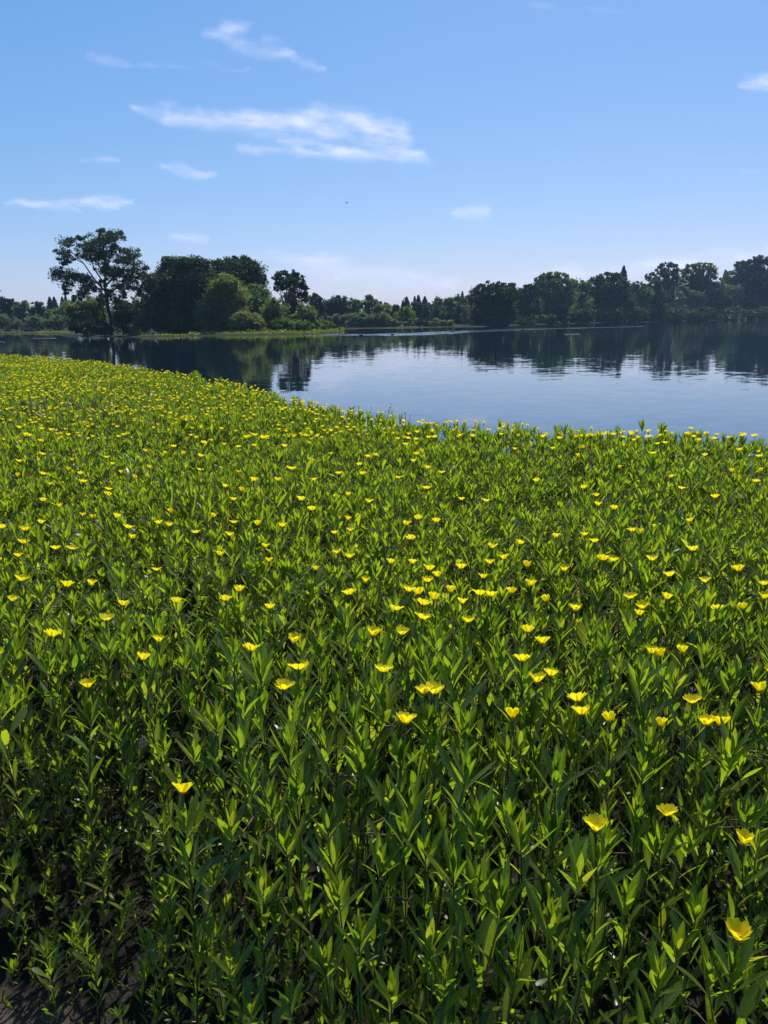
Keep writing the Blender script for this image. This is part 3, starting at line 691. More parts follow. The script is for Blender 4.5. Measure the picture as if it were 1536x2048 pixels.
# right bank
RG = 'trees on the right bank'
T('bank_tree', 'wide dark tree with a lobed top at the left end of the right bank', 'tree', 'dark', 218, (985, 652),
  [(950, 583, 9, 8), (962, 575, 9, 6), (977, 571, 11, 7), (997, 569, 10, 5), (1013, 570, 10, 5), (1024, 578, 10, 9), (955, 598, 18, 16), (985, 588, 24, 15), (1012, 592, 22, 16), (968, 622, 26, 22), (1000, 622, 28, 24), (960, 640, 22, 12), (1000, 643, 28, 9)], leafpx=2.8, dens=1.5, group=RG)
T('bank_tree', 'dark tree filling the dip between wide tree and domed tree', 'tree', 'dark', 226, (1055, 650),
  [(1046, 577, 9, 6), (1060, 573, 10, 5), (1068, 580, 9, 8), (1050, 592, 16, 14), (1036, 600, 14, 16), (1060, 612, 22, 18), (1045, 632, 26, 18)], leafpx=2.8, dens=1.5, group=RG)
T('bank_tree', 'large domed green tree left of centre on the right bank', 'tree', 'green', 258, (1112, 648),
  [(1076, 560, 8, 6), (1088, 553, 10, 5), (1106, 549, 12, 5), (1122, 551, 12, 5), (1138, 560, 10, 8), (1148, 568, 6, 8), (1095, 566, 18, 12), (1122, 568, 20, 13), (1080, 580, 14, 14), (1108, 590, 28, 18), (1135, 592, 16, 18), (1110, 615, 30, 20)], leafpx=2.8, dens=1.25, group=RG)
T('bank_bush', 'purple-grey bush at the foot of the domed tree', 'bush', 'brown', 248, (1108, 648), [(1085, 622, 14, 10), (1105, 620, 16, 12), (1122, 628, 14, 12), (1095, 637, 22, 9), (1125, 638, 12, 7)], leafpx=2.6, dens=1.2, group=RG)
T('bank_tree', 'yellowish green tree between the domed tree and the dark pyramid', 'tree', 'green', 262, (1162, 648), [(1160, 567, 9, 6), (1172, 572, 9, 8), (1160, 585, 14, 12), (1165, 605, 16, 16), (1158, 628, 16, 14)], leafpx=2.6, dens=1.25, group=RG)
T('bright_weeds', 'bright green weed patch at the water under the domed tree', 'bush', 'bright', 244, (1134, 648), [(1124, 643.5, 8, 2.6), (1136, 641, 10, 4.5), (1146, 642, 6, 4)], leafpx=1.7, dens=1.7, group='bright weeds at the right bank')
T('bank_tree', 'massive near-black rounded tree in the middle of the right bank', 'tree', 'dark', 268, (1215, 648),
  [(1190, 562, 10, 8), (1203, 556, 10, 6), (1220, 551, 12, 6), (1232, 554, 10, 7), (1195, 578, 20, 14), (1225, 575, 26, 18), (1248, 572, 8, 14), (1185, 605, 18, 20), (1215, 605, 36, 24), (1245, 605, 18, 24), (1210, 632, 42, 14)], leafpx=2.8, dens=1.6, group=RG)
conifer('tall conifer poking above the near-black rounded tree', 310, 1241, 531, 590, 11, RG)
T('bank_bush', 'olive-lit bush against the near-black rounded tree', 'bush', 'olive', 262, (1235, 647), [(1222, 588, 8, 4), (1235, 585, 8, 4), (1244, 592, 8, 7), (1228, 596, 8, 4)], leafpx=2.4, dens=0.8, group=RG)
T('bank_tree', 'low dark green trees with pointed tips right of the conifer', 'tree', 'green', 300, (1278, 645), [(1272, 568, 5, 5), (1266, 578, 8, 6), (1284, 572, 8, 5), (1276, 588, 18, 12), (1288, 592, 12, 16), (1268, 610, 16, 18), (1285, 625, 20, 18)], leafpx=2.6, dens=1.3, group=RG)
T('bank_bush', 'dark column-like bush right of the pointed tips', 'bush', 'dark', 290, (1308, 644), [(1310, 567, 13, 8), (1306, 585, 16, 16), (1312, 605, 18, 20), (1302, 628, 26, 16)], leafpx=2.6, dens=1.5, group=RG)
T('bank_tree', 'airy dark round-headed tree standing above the right bank', 'tree', 'cotton', 335, (1335, 643), [(1296, 556, 6, 7), (1304, 549, 6, 4), (1318, 540, 8, 7), (1330, 531, 10, 6), (1344, 530, 9, 5), (1354, 538, 6, 9), (1336, 545, 16, 10), (1326, 556, 14, 9), (1348, 556, 9, 10), (1340, 570, 14, 11), (1312, 560, 8, 5)], leafpx=2.6, dens=1.2, clump=0.26, group=RG)
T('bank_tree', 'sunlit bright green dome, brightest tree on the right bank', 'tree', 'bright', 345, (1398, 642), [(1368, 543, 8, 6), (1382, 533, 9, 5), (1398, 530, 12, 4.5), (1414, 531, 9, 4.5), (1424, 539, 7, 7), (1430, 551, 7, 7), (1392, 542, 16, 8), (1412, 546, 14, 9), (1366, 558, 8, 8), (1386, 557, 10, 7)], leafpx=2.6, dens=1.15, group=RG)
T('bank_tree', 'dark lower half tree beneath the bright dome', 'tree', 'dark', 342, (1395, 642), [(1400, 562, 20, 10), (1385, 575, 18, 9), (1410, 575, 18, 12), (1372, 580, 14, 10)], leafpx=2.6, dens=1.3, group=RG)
T('bank_bush', 'bright small bush left of the bright dome', 'bush', 'green', 338, (1368, 642), [(1362, 572, 8, 6), (1370, 578, 8, 6), (1360, 582, 7, 8)], leafpx=2.4, dens=1.2, group=RG)
T('bank_bush', 'greyish round bush below the airy round-headed tree', 'bush', 'grey', 315, (1348, 642), [(1338, 585, 13, 9), (1352, 598, 14, 12), (1332, 605, 14, 16), (1345, 622, 20, 12)], leafpx=2.6, dens=1.25, group=RG)
T('bank_bush', 'greyish round bush below the bright dome', 'bush', 'grey', 315, (1388, 642), [(1382, 590, 15, 9), (1396, 598, 14, 12), (1374, 605, 14, 14), (1388, 620, 20, 14)], leafpx=2.6, dens=1.25, group=RG)
T('bank_bush', 'dark purple-grey bush right of the bright dome', 'bush', 'dark', 318, (1428, 641), [(1418, 572, 14, 9), (1432, 580, 16, 14), (1416, 598, 18, 18), (1436, 606, 18, 18), (1420, 622, 20, 10)], leafpx=2.6, dens=1.4, group=RG)
conifer('thin bare-looking conifer spike right of the bright dome', 345, 1441, 540, 575, 5, RG)
T('bank_tree', 'mid green low tree right of the thin spike', 'tree', 'green', 335, (1462, 641), [(1460, 549, 10, 6), (1450, 558, 9, 6), (1472, 558, 9, 8), (1458, 572, 18, 12)], leafpx=2.6, dens=1.3, group=RG)
T('bank_bush', 'olive bush below the mid green low tree', 'bush', 'grey', 318, (1458, 641), [(1450, 585, 14, 12), (1466, 592, 14, 14), (1454, 608, 20, 14), (1464, 624, 20, 10)], leafpx=2.6, dens=1.3, group=RG)
T('bank_tree', 'tall dark double-topped tree near the right edge', 'tree', 'dark', 330, (1500, 641), [(1480, 532, 8, 8), (1492, 526, 9, 6), (1500, 530, 8, 8), (1514, 517, 8, 6), (1520, 526, 8, 9), (1488, 545, 16, 12), (1510, 545, 16, 14), (1495, 565, 22, 14)], leafpx=2.6, dens=1.5, group=RG)
T('bank_tree', 'dark tree cut by the right edge of the picture', 'tree', 'dark', 332, (1548, 641), [(1536, 522, 7, 9), (1550, 518, 10, 10), (1560, 540, 20, 18), (1545, 570, 22, 22), (1575, 590, 30, 40)], leafpx=2.6, dens=1.5, group=RG)
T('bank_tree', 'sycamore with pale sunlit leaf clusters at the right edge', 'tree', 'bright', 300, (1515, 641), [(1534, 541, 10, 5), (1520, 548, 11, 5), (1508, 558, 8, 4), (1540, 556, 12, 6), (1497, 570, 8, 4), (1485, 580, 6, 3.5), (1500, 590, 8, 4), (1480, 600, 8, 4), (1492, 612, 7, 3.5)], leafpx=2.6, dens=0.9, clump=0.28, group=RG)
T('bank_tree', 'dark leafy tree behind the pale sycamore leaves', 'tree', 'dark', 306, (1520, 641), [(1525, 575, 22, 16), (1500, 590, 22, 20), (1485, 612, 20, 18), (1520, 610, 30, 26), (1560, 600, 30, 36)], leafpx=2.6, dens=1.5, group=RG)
T('bright_weeds', 'bright green weed clump at the water under the bright dome', 'bush', 'bright', 312, (1408, 641), [(1404, 637, 5, 3), (1412, 634, 6, 4), (1422, 637, 5, 2.4)], leafpx=1.7, dens=1.7, group='bright weeds at the right bank')
T('bright_weeds', 'thin line of bright weeds at the water near the right edge', 'bush', 'bright', 312, (1525, 640), [(1515, 637.5, 7, 1.5), (1530, 637, 8, 1.6)], leafpx=1.6, dens=1.6, group='bright weeds at the right bank')
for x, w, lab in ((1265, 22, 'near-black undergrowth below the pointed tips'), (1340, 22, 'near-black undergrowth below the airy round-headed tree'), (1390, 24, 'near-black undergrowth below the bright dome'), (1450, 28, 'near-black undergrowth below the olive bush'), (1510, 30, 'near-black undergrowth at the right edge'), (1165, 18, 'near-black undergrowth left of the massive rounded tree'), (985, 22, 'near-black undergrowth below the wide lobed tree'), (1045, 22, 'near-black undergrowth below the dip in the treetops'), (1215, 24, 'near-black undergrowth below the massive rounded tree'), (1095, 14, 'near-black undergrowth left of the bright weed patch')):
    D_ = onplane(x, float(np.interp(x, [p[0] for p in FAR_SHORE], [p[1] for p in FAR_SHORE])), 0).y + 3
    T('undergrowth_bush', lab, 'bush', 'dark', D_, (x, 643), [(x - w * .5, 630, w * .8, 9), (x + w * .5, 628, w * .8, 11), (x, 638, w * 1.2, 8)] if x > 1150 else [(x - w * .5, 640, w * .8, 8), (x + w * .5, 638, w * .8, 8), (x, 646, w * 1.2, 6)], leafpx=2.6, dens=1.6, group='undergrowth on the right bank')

# far-off wood behind all of them, one mass
Pw = []
for i in range(60000):
    x = nrg.uniform(-500, 2100); h = float(np.interp(x, [-500, 0, 150, 640, 900, 1000, 1200, 2100], [14, 14, 17, 19, 19, 26, 32, 36]))
    D_ = nrg.uniform(390, 430); q = atdepth(x, 640, D_)
    top = h * (0.38 + 0.14 * math.sin(x * 0.11) + 0.12 * math.sin(x * 0.31 + 1)); Pw.append((q.x, q.y, 1.0 + top * nrg.uniform(0, 1) ** 1.3))
V, Q = leaf_quads(np.array(Pw), np.full(len(Pw), 1.7))
tag(link('far_woods', fastmesh('far_woods', V, Q, [TM['dark']])), 'continuous dark wood far behind the bank trees', 'woods', None, 'stuff')

# shore weeds: fringe of bright low growth along island and lawn
def fringe(name, label, pts, h, n, mat_, back=1.5):
    P = []
    for _ in range(n):
        u = nrg.uniform(0, len(pts) - 1); i = int(min(u, len(pts) - 2)); a = onplane(*pts[i], 0); b = onplane(*pts[i + 1], 0)
        q = a.lerp(b, u - i); d = Vector((q.x, q.y, 0)).normalized(); k = nrg.uniform(0, 1)
        q = q + d * (k * back)
        hh = h * (0.4 + 0.8 * k) * (0.7 + 0.6 * abs(fbm(q.x * 0.5, q.y * 0.5, 3, 2)))
        P.append((q.x, q.y, 0.05 + nrg.uniform(0, hh)))
    P = np.array(P); Vv, Qq = leaf_quads(P, np.full(len(P), 0.22))
    return tag(link(name, fastmesh(name, Vv, Qq, [mat_])), label, 'weeds', None, 'stuff')
fringe('shore_weeds', 'bright yellow-green low growth along the island waterline', [(380, 671.6), (430, 671), (480, 670.5), (560, 669), (630, 667.5), (672, 665), (688, 661.5)], 0.55, 9000, M_LAWN, 3.0)
fringe('shore_weeds', 'thin green growth along the left half of the island waterline', [(128, 667.5), (170, 670.6), (240, 673.4), (310, 673.5), (380, 672)], 0.25, 1600, M_LAWN, 1.0)
fringe('shore_grass', 'narrow sunlit grass strip on the far left shore', [(-300, 669), (-100, 667.6), (0, 667), (80, 666.6), (140, 666.6)], 0.35, 9000, M_LAWN, 14.0)
fringe('shore_grass', 'pale thin grass edge along the far centre shore', [(690, 657), (780, 656), (900, 653.6)], 0.25, 2500, M_LAWN, 2.0)

# driftwood heap under the tall tree
root = empty('driftwood_heap', atdepth(235, 668, 104.5)); root.location.z = 0.25
for i in range(9):
    mb = MB(); a = Vector((rnd.uniform(-1.0, 1.0), rnd.uniform(-.4, .4), rnd.uniform(0, .25))); d = Vector((rnd.uniform(-1, 1), rnd.uniform(-.5, .5), rnd.uniform(.1, .8))) * rnd.uniform(.5, 1.1)
    mb.tube(limb_path(a, a + d, 4, .06), [.05, .045, .04, .03, .015], 5); mb.build('branch', [M_DRIFT], root)
tag(root, 'heap of pale grey driftwood under the tall cottonwood', 'driftwood')

# water birds
M_BIRDD = plain('dark_plumage', (0.012, 0.016, 0.03), (0.03, 0.035, 0.05), 9)
M_BIRDW = plain('white_plumage', (0.75, 0.75, 0.72), (0.82, 0.82, 0.8), 9)
M_BILL = plain('bill', (0.35, 0.2, 0.05), (0.4, 0.25, 0.06), 9)
def blob(mb, c, r, mi=0, n=8, m_=6):
    V, Fc = [], []
    for j in range(m_ + 1):
        ph = math.pi * j / m_
        for i in range(n):
            th = 2 * math.pi * i / n; V.append((c[0] + r[0] * math.sin(ph) * math.cos(th), c[1] + r[1] * math.sin(ph) * math.sin(th), c[2] + r[2] * math.cos(ph)))
    for j in range(m_):
        for i in range(n): Fc.append((j * n + i, (j + 1) * n + i, (j + 1) * n + (i + 1) % n, j * n + (i + 1) % n))
    mb.add(V, Fc, None, mi)
def duck(label, px, py, s, rz):
    r = empty('swimming_duck', onplane(px, py, 0), rz)
    mb = MB(); mb.tube([(-.24, 0, .12), (-.18, 0, .09), (-.05, 0, .07), (.10, 0, .075), (.17, 0, .12), (.19, 0, .19), (.22, 0, .24), (.27, 0, .235)], [.01, .05, .10, .095, .055, .033, .042, .02], 8)
    o = mb.build('body', [M_BIRDD], r); mb = MB(); mb.tube([(.26, 0, .235), (.33, 0, .222)], [.016, .006], 5); mb.build('bill', [M_BILL], r)
    r.scale = (s, s, s); return tag(r, label, 'duck', 'ducks on the open lake')
duck('dark duck swimming at the right part of the bright wind streak', 905, 663.5, 1.3, 0.2)
duck('small duck on the bright wind streak right of the island tip', 785, 670.5, 1.0, 2.8)
duck('tiny duck on the streak nearest the island tip', 722, 672, 1.0, 0.1)
duck('tiny duck farthest right on the bright wind streak', 1046, 660.5, 0.9, 0.4)
r = empty('white_egret', onplane(312, 676.5, -0.05))
mb = MB(); mb.tube([(-.22, 0, .30), (-.1, 0, .36), (.05, 0, .40), (.13, 0, .45)], [.01, .06, .07, .03], 8); mb.build('body', [M_BIRDW], r)
mb = MB(); mb.tube([(.11, 0, .44), (.17, 0, .52), (.12, 0, .62), (.13, 0, .72), (.19, 0, .745)], [.03, .022, .018, .018, .022], 7); mb.build('neck', [M_BIRDW], r)
mb = MB(); mb.tube([(.19, 0, .745), (.31, 0, .735)], [.013, .004], 5); mb.build('bill', [M_BILL], r)
for sy in (-.03, .03):
    mb = MB(); mb.tube([(0, sy, .36), (-.02, sy, .18), (0, sy, 0)], [.012, .009, .009], 5); mb.build('leg', [M_BIRDD], r)
tag(r, 'small white wading bird in the shallows below the black oak', 'bird')
r = empty('flying_bird', atdepth(694, 406, 140)); mb = MB()
mb.tube([(-.25, 0, 0), (-.1, 0, .02), (.1, 0, .02), (.24, 0, 0)], [.02, .06, .055, .01], 7); mb.build('body', [M_BIRDD], r)
for s_ in (-1, 1):
    mb = MB(); mb.add([(-.09, 0, .03), (.09, 0, .03), (.06, s_ * .3, .14), (-.08, s_ * .3, .14), (-.06, s_ * .6, .06), (-.1, s_ * .6, .06), (-.09, 0, .045), (.09, 0, .045), (.06, s_ * .3, .15), (-.08, s_ * .3, .15), (-.06, s_ * .6, .065), (-.1, s_ * .6, .065)],
                     [(0, 1, 2, 3), (3, 2, 4, 5), (6, 9, 8, 7), (9, 11, 10, 8)]); mb.build('wing', [M_BIRDD], r)
tag(r, 'tiny dark bird flying in the middle of the sky', 'bird')

# ------------------------------------------------------------------ primrose plants
def leaf_shape(length=1.0, width=0.2, curve=0.12, fold=0.25, prof=None, rows=6, twist=0.0):
    prof = prof or [(0, .14), (.15, .40), (.35, .86), (.55, 1.0), (.78, .72), (.92, .32), (1.0, .03)]
    V, UV, Fc = [], [], []
    for j, (t_, w) in enumerate(prof):
        hw = width * 0.5 * w * length
        z = -curve * length * (t_ ** 2); tw = twist * t_
        for i, s in enumerate((-1, 0, 1)):
            V.append((s * hw * math.cos(tw), t_ * length, z + abs(s) * hw * fold + s * hw * math.sin(tw))); UV.append((0.5 + 0.5 * s, t_))
    for j in range(len(prof) - 1):
        for i in range(2): Fc.append((j * 3 + i, j * 3 + i + 1, j * 3 + i + 4, j * 3 + i + 3))
    return V, Fc, UV
SPAT = [(0, .10), (.2, .20), (.4, .5), (.65, .95), (.82, 1.0), (.95, .65), (1.0, .12)]
LEAFKINDS = [leaf_shape(1, .165, .10, .3), leaf_shape(1, .195, .05, .35), leaf_shape(1, .15, .22, .2, None, 6, .4), leaf_shape(1, .19, -.06, .4), leaf_shape(1, .26, .15, .15, SPAT), leaf_shape(1, .21, .32, .15, None, 6, -.5)]
LEAFMESH = []
for V, Fc, UV in LEAFKINDS:
    mb = MB(); mb.add(V, Fc, UV); LEAFMESH.append(mb.mesh('leaf', [M_LEAF]))

def plant_layout(rg, h, nleaf=24, tipleaf=9, lean=0.06, size=1.0, low=0.34):
    """stem path and leaf placements (kind, matrix); the tip is at the top of the stem"""
    dirx, diry = rg.uniform(-1, 1) * lean, rg.uniform(-1, 1) * lean
    bx, by = rg.uniform(-.03, .03), rg.uniform(-.03, .03)
    def P(u): return Vector((dirx * (u - 1) * h + bx * math.sin(u * 3.1), diry * (u - 1) * h + by * math.sin(u * 3.1), h * u))
    path = [P(i / 7) for i in range(8)]
    leaves = []; az = rg.uniform(0, 6.28)
    def put(u, inc, ln, kind, wd=1.0):
        nonlocal az
        az += 2.4 + rg.uniform(-.35, .35)
        M = Matrix.Translation(P(u)) @ Matrix.Rotation(az, 4, 'Z') @ Matrix.Rotation(inc, 4, 'X') @ Matrix.Rotation(rg.uniform(-.35, .35), 4, 'Y') @ Matrix.Diagonal((ln * wd, ln, ln, 1))
        leaves.append((kind, M))
    n1 = nleaf - tipleaf
    for i in range(n1):
        u = low + (0.93 - low) * (i / n1) + rg.uniform(-.01, .01)
        inc = R(rg.uniform(53, 79))
        ln = size * (0.047 + 0.041 * min(1, u * 1.2)) * rg.uniform(.75, 1.2)
        put(u, inc, ln, rg.choice((0, 1, 2, 3, 4, 5)) if u > .5 else rg.choice((4, 1, 0, 4)), rg.uniform(.85, 1.2))
    for i in range(tipleaf):
        v = i / max(1, tipleaf - 1)
        put(0.94 + 0.06 * v, R(56 + 26 * v + rg.uniform(-9, 9)), size * (0.094 - 0.045 * v) * rg.uniform(.85, 1.15), rg.choice((0, 1, 3, 0)), rg.uniform(.9, 1.15))
    return path, leaves

def petal_shape(L_=0.028, W_=0.0225):
    V, UV, Fc = [], [], []
    prof = [(0, .18, 0), (.3, .50, .001), (.6, .88, .0015), (.82, 1.0, .0022), (.97, .74, .0035)]
    for j, (t_, w, z) in enumerate(prof):
        for i, s in enumerate((-1, -.5, 0, .5, 1)):
            tt = t_ * L_ + (0.0022 * (1 - abs(abs(s) - .5) * 2) - (0.0025 if s == 0 else 0)) * (j == 4)
            V.append((s * W_ * .5 * w, tt, -z + 0.0035 * s * s)); UV.append((.5 + .5 * s, t_))
    for j in range(len(prof) - 1):
        for i in range(4): Fc.append((j * 5 + i, j * 5 + i + 1, j * 5 + i + 6, j * 5 + i + 5))
    return V, Fc, UV
PV, PF, PUV = petal_shape()
mbp = MB(); mbp.add(PV, PF, PUV); PETALMESH = mbp.mesh('petal', [M_PETAL])
SV, SF, SUV = leaf_shape(0.013, .30, .1, .2)

def flower_core(mb, m_stem, m_sepal, m_stamen):
    """calyx, sepals and stamens; the petals' ring is at the origin, pedicel hangs below"""
    mb.tube([(0, 0, -.020), (0, 0, -.010), (0, 0, 0)], [.0014, .0024, .0030], 5, m_stem)
    for k in range(5):
        M = Matrix.Rotation(k * 1.2566 + .63, 4, 'Z') @ Matrix.Rotation(R(30), 4, 'X'); mb.add(SV, SF, SUV, m_sepal, M)
    for k in range(8):
        a = k * .785; mb.tube([(0, 0, 0), (.004 * math.cos(a), .004 * math.sin(a), .010)], [.0006, .0013], 4, m_stamen)
mbc = MB(); flower_core(mbc, 0, 1, 2); COREMESH = mbc.mesh('flower_centre', [M_STEM, M_SEPAL, M_STAMEN])

def pick_open(rg): return rg.choice((rg.uniform(38, 52), rg.uniform(46, 57), rg.uniform(48, 60), rg.uniform(56, 72)))
def petal_mats(rg, op):
    return [Matrix.Rotation(k * 1.2566 + rg.uniform(-.12, .12), 4, 'Z') @ Matrix.Rotation(R(op + rg.uniform(-8, 8)), 4, 'X') @ Matrix.Scale(rg.uniform(.92, 1.06), 4) for k in range(5)]
# whole flowers as one mesh for flowers too small to show their petals singly
WHOLE = []; WHOLE_OP = []
for k in range(8):
    rg = random.Random(100 + k); mb = MB(); flower_core(mb, 0, 1, 2); WHOLE_OP.append((40, 43, 48, 51, 53, 55, 62, 68)[k])
    for M in petal_mats(rg, WHOLE_OP[-1]): mb.add(PV, PF, PUV, 3, M)
    WHOLE.append(mb.mesh('flower', [M_STEM, M_SEPAL, M_STAMEN, M_PETAL]))
# spent bloom: long seed pod on a bent stalk with a five pointed star of sepals
def spent_mesh(seed, mats=(0, 1)):
    rg = random.Random(seed); mb = MB()
    a = rg.uniform(0, 6.28); dx, dy = math.cos(a), math.sin(a)
    pts = [(0, 0, 0), (dx * .018, dy * .018, .010), (dx * .040, dy * .040, .012), (dx * .062, dy * .062, .008)]
    mb.tube(pts, [.0010, .0012, .0024, .0026], 5, mats[0])
    ax = (Vector(pts[3]) - Vector(pts[2])).to_track_quat('Z', 'Y').to_matrix().to_4x4()
    for k in range(5):
        mb.add([(x * 1.1, y * 1.3, z) for x, y, z in SV], SF, SUV, mats[1], Matrix.Translation(pts[3]) @ ax @ Matrix.Rotation(k * 1.2566, 4, 'Z') @ Matrix.Rotation(R(rg.uniform(0, 45)), 4, 'X'))
    return mb
SPENT = [spent_mesh(k).mesh('spent_bloom', [M_STEM, M_SEPAL]) for k in range(4)]

# prototypes (layouts) for separate plants
NP = 18
LAY = []
for k in range(NP):
    rg = random.Random(500 + k)
    LAY.append(plant_layout(rg, 0.70, rg.randrange(20, 26), rg.randrange(9, 12), rg.choice((.06, .12, .22)), rg.uniform(.94, 1.22)))
STEMMESH = []; LOWMESH = []; UPPER = []; FULLMESH = []
for k, (path, leaves) in enumerate(LAY):
    mb = MB(); mb.tube(path, [.0030 - .0002 * i for i in range(8)], 6); STEMMESH.append(mb.mesh('stem', [M_STEM]))
    lo = [l for l in leaves if l[1].translation.z < 0.36]; UPPER.append([l for l in leaves if l[1].translation.z >= 0.36])
    mb = MB()
    for kd, M in lo: mb.add(*LEAFKINDS[kd], 0, M)
    rg = random.Random(900 + k)
    for _ in range(4):        # small leaves of side shoots near the ground
        z_ = rg.uniform(.03, .30); u = z_ / .70; p_ = path[min(7, int(u * 7))]
        mb.add(*LEAFKINDS[4], 0, Matrix.Translation((p_.x, p_.y, z_)) @ Matrix.Rotation(rg.uniform(0, 6.28), 4, 'Z') @ Matrix.Rotation(R(rg.uniform(10, 60)), 4, 'X') @ Matrix.Scale(rg.uniform(.03, .055), 4))
    LOWMESH.append(mb.mesh('lower_leaves', [M_LEAFS]))
    mb = MB()
    for kd, M in UPPER[-1]: mb.add(*LEAFKINDS[kd], 0, M)
    FULLMESH.append(mb.mesh('leaves', [M_LEAFS]))

def set_m(o, M): o.matrix_basis = M

PLANTS = []
def make_plant(k, tip, rz, name, label, group, split=True, flower=None, cat='plant', spent=0, seed=0):
    """plant k with its stem tip at `tip`, rooted on the ground"""
    gz = ground_z(tip.x, tip.y)
    s = (tip.z - gz) / 0.70
    root = empty(name, (tip.x, tip.y, gz), rz); root.scale = (min(1.12, max(.8, s)) if s > .6 else max(.55, s), ) * 2 + (s,)
    rg = random.Random(seed); opn = None; runner = False
    link('stem', STEMMESH[k], root)
    o = link('lower_leaves', LOWMESH[k], root); o['kind'] = 'stuff'
    if split:
        for kd, M in UPPER[k]:
            o = link('leaf', LEAFMESH[kd], root); set_m(o, M)
    else:
        o = link('leaves', FULLMESH[k], root); o['kind'] = 'stuff'
    sx, sz = root.scale[0], root.scale[2]
    inv = Matrix.Diagonal((1 / sx, 1 / sx, 1 / sz, 1))
    if flower is not None:
        # bloom on a short stalk beside the tip
        c, size, kk = flower                                     # world offset from the tip
        loc = Matrix.Rotation(-rz, 4, 'Z') @ Vector(c)
        top = LAY[k][0][-1]
        fc = Vector((loc.x / sx + top.x, loc.y / sx + top.y, 0.70 + loc.z / sz))
        tilt = Matrix.Rotation(rg.uniform(0, 6.28), 4, 'Z') @ Matrix.Rotation(R(rg.uniform(-10, 14)), 4, 'X')
        # face the light a little: lean the bloom away from the viewer's side
        tilt = Matrix.Rotation(-rz, 4, 'Z') @ Matrix.Rotation(R(rg.uniform(-4, 10)), 4, 'Y') @ Matrix.Rotation(R(rg.uniform(-34, -2)), 4, 'X') @ Matrix.Rotation(rg.uniform(0, 6.28), 4, 'Z')
        FM = Matrix.Translation(fc) @ inv @ tilt @ Matrix.Scale(size, 4)
        if kk == 'split':
            fo = link('flower', COREMESH, root); set_m(fo, FM)
            opn = pick_open(rg)
            for M in petal_mats(rg, opn):
                po = link('petal', PETALMESH, fo); set_m(po, M)
        else:
            wi = rg.randrange(8); opn = WHOLE_OP[wi]; fo = link('flower', WHOLE[wi], root); set_m(fo, FM)
        mb = MB(); st = LAY[k][0][-1] * .93; st = Vector((st.x, st.y, .655)); fb = fc - Vector((0, 0, .018 * size))
        mb.tube([st, st.lerp(fb, .5) + Vector((0, 0, -.004)), fb], [.0016, .0014, .0013], 5); mb.build('flower_stalk', [M_STEM], root)
    if rg.random() < .14:
        runner = True
        mb = MB(); a_ = rg.uniform(0, 6.28); q = LAY[k][0][5]; L_ = rg.uniform(.12, .26); pp = [q + Vector((math.cos(a_), math.sin(a_), .35 * math.sin(u_ * 2.2))) * L_ * u_ for u_ in (0, .3, .6, 1)]
        mb.tube(pp, [.0016, .0015, .0013, .001], 5); ro = mb.build('runner', [M_DRY if rg.random() < .5 else M_STEM], root)
    for i in range(spent):
        so = link('spent_bloom', SPENT[rg.randrange(4)], root)
        so.location = LAY[k][0][6] + Vector((0, 0, rg.uniform(-.02, .05))); so.rotation_euler = (0, 0, rg.uniform(0, 6.28))
    PLANTS.append((root, label, opn, spent > 0, runner, s, tip.copy()))
    return tag(root, None, cat, group)

# --- traced blooms (pixel centres in the photograph), nearest first by height in the picture
FA = [(245,145),(10,175),(150,185),(140,262),(330,297),(425,295),(110,342),(355,50),(495,98),(550,115),(685,112),(755,172),(775,235),(940,148),(1000,160),(1010,82),(1258,108),(1385,140),(1160,200),(1355,218),(1295,335),(925,420),(120,485),(390,522),(535,512),(730,632),(630,715),(1040,615),(1335,602),(1410,550),(305,815),(940,845),(840,955),(525,1115),(1480,900),(1380,5),(255,12)]
FB = [(300,8),(130,65),(365,68),(45,158),(195,165),(575,125),(590,185),(500,205),(700,20),(925,155),(995,122),(1105,138),(950,240),(1250,5),(1390,12),(90,285),(515,322),(590,348),(115,372),(385,420),(830,382),(960,384),(1055,424),(1050,490),(1110,465),(680,495),(585,567),(935,550),(995,570),(1185,558),(1020,630),(1085,602),(860,660),(1255,620),(1355,570),(1425,575),(1245,415),(1430,292),(1420,382),(1500,360),(1375,470),(1018,710),(1285,730),(725,812),(895,800),(265,850),(290,1010),(195,1130),(785,1025),(1035,1155),(1090,1155),(915,1335),(115,650)]
FC = [(530,38),(625,62),(1078,135),(880,165),(735,192),(785,208),(285,225),(455,215),(510,255),(68,268),(560,365),(622,368),(1500,90),(848,365),(1090,308),(955,458),(1365,430),(1160,493),(112,408),(330,425),(135,515),(20,565),(225,612),(722,590),(935,597),(1510,592),(400,662),(795,650),(770,690),(1388,655),(1235,655),(115,790),(205,858),(80,962),(848,918),(900,938),(1030,915),(172,1090),(255,1050),(1495,1145),(1085,1208),(415,1200),(432,1280),(600,1322),(30,1305),(905,1355),(1170,1340),(1260,1345)]
FD = [(80,820+155*.338),(645,90)]
TR = [(x / 2.954, 1000 + y / 2.954) for x, y in FA] + [(500 + x / 2.954, 1000 + y / 2.954) for x, y in FB] + [(1016 + x / 2.954, 1000 + y / 2.954) for x, y in FC]
TR += [(365, 1591), (1191, 1665), (1335, 1634), (1487, 1693), (1472, 1882)]
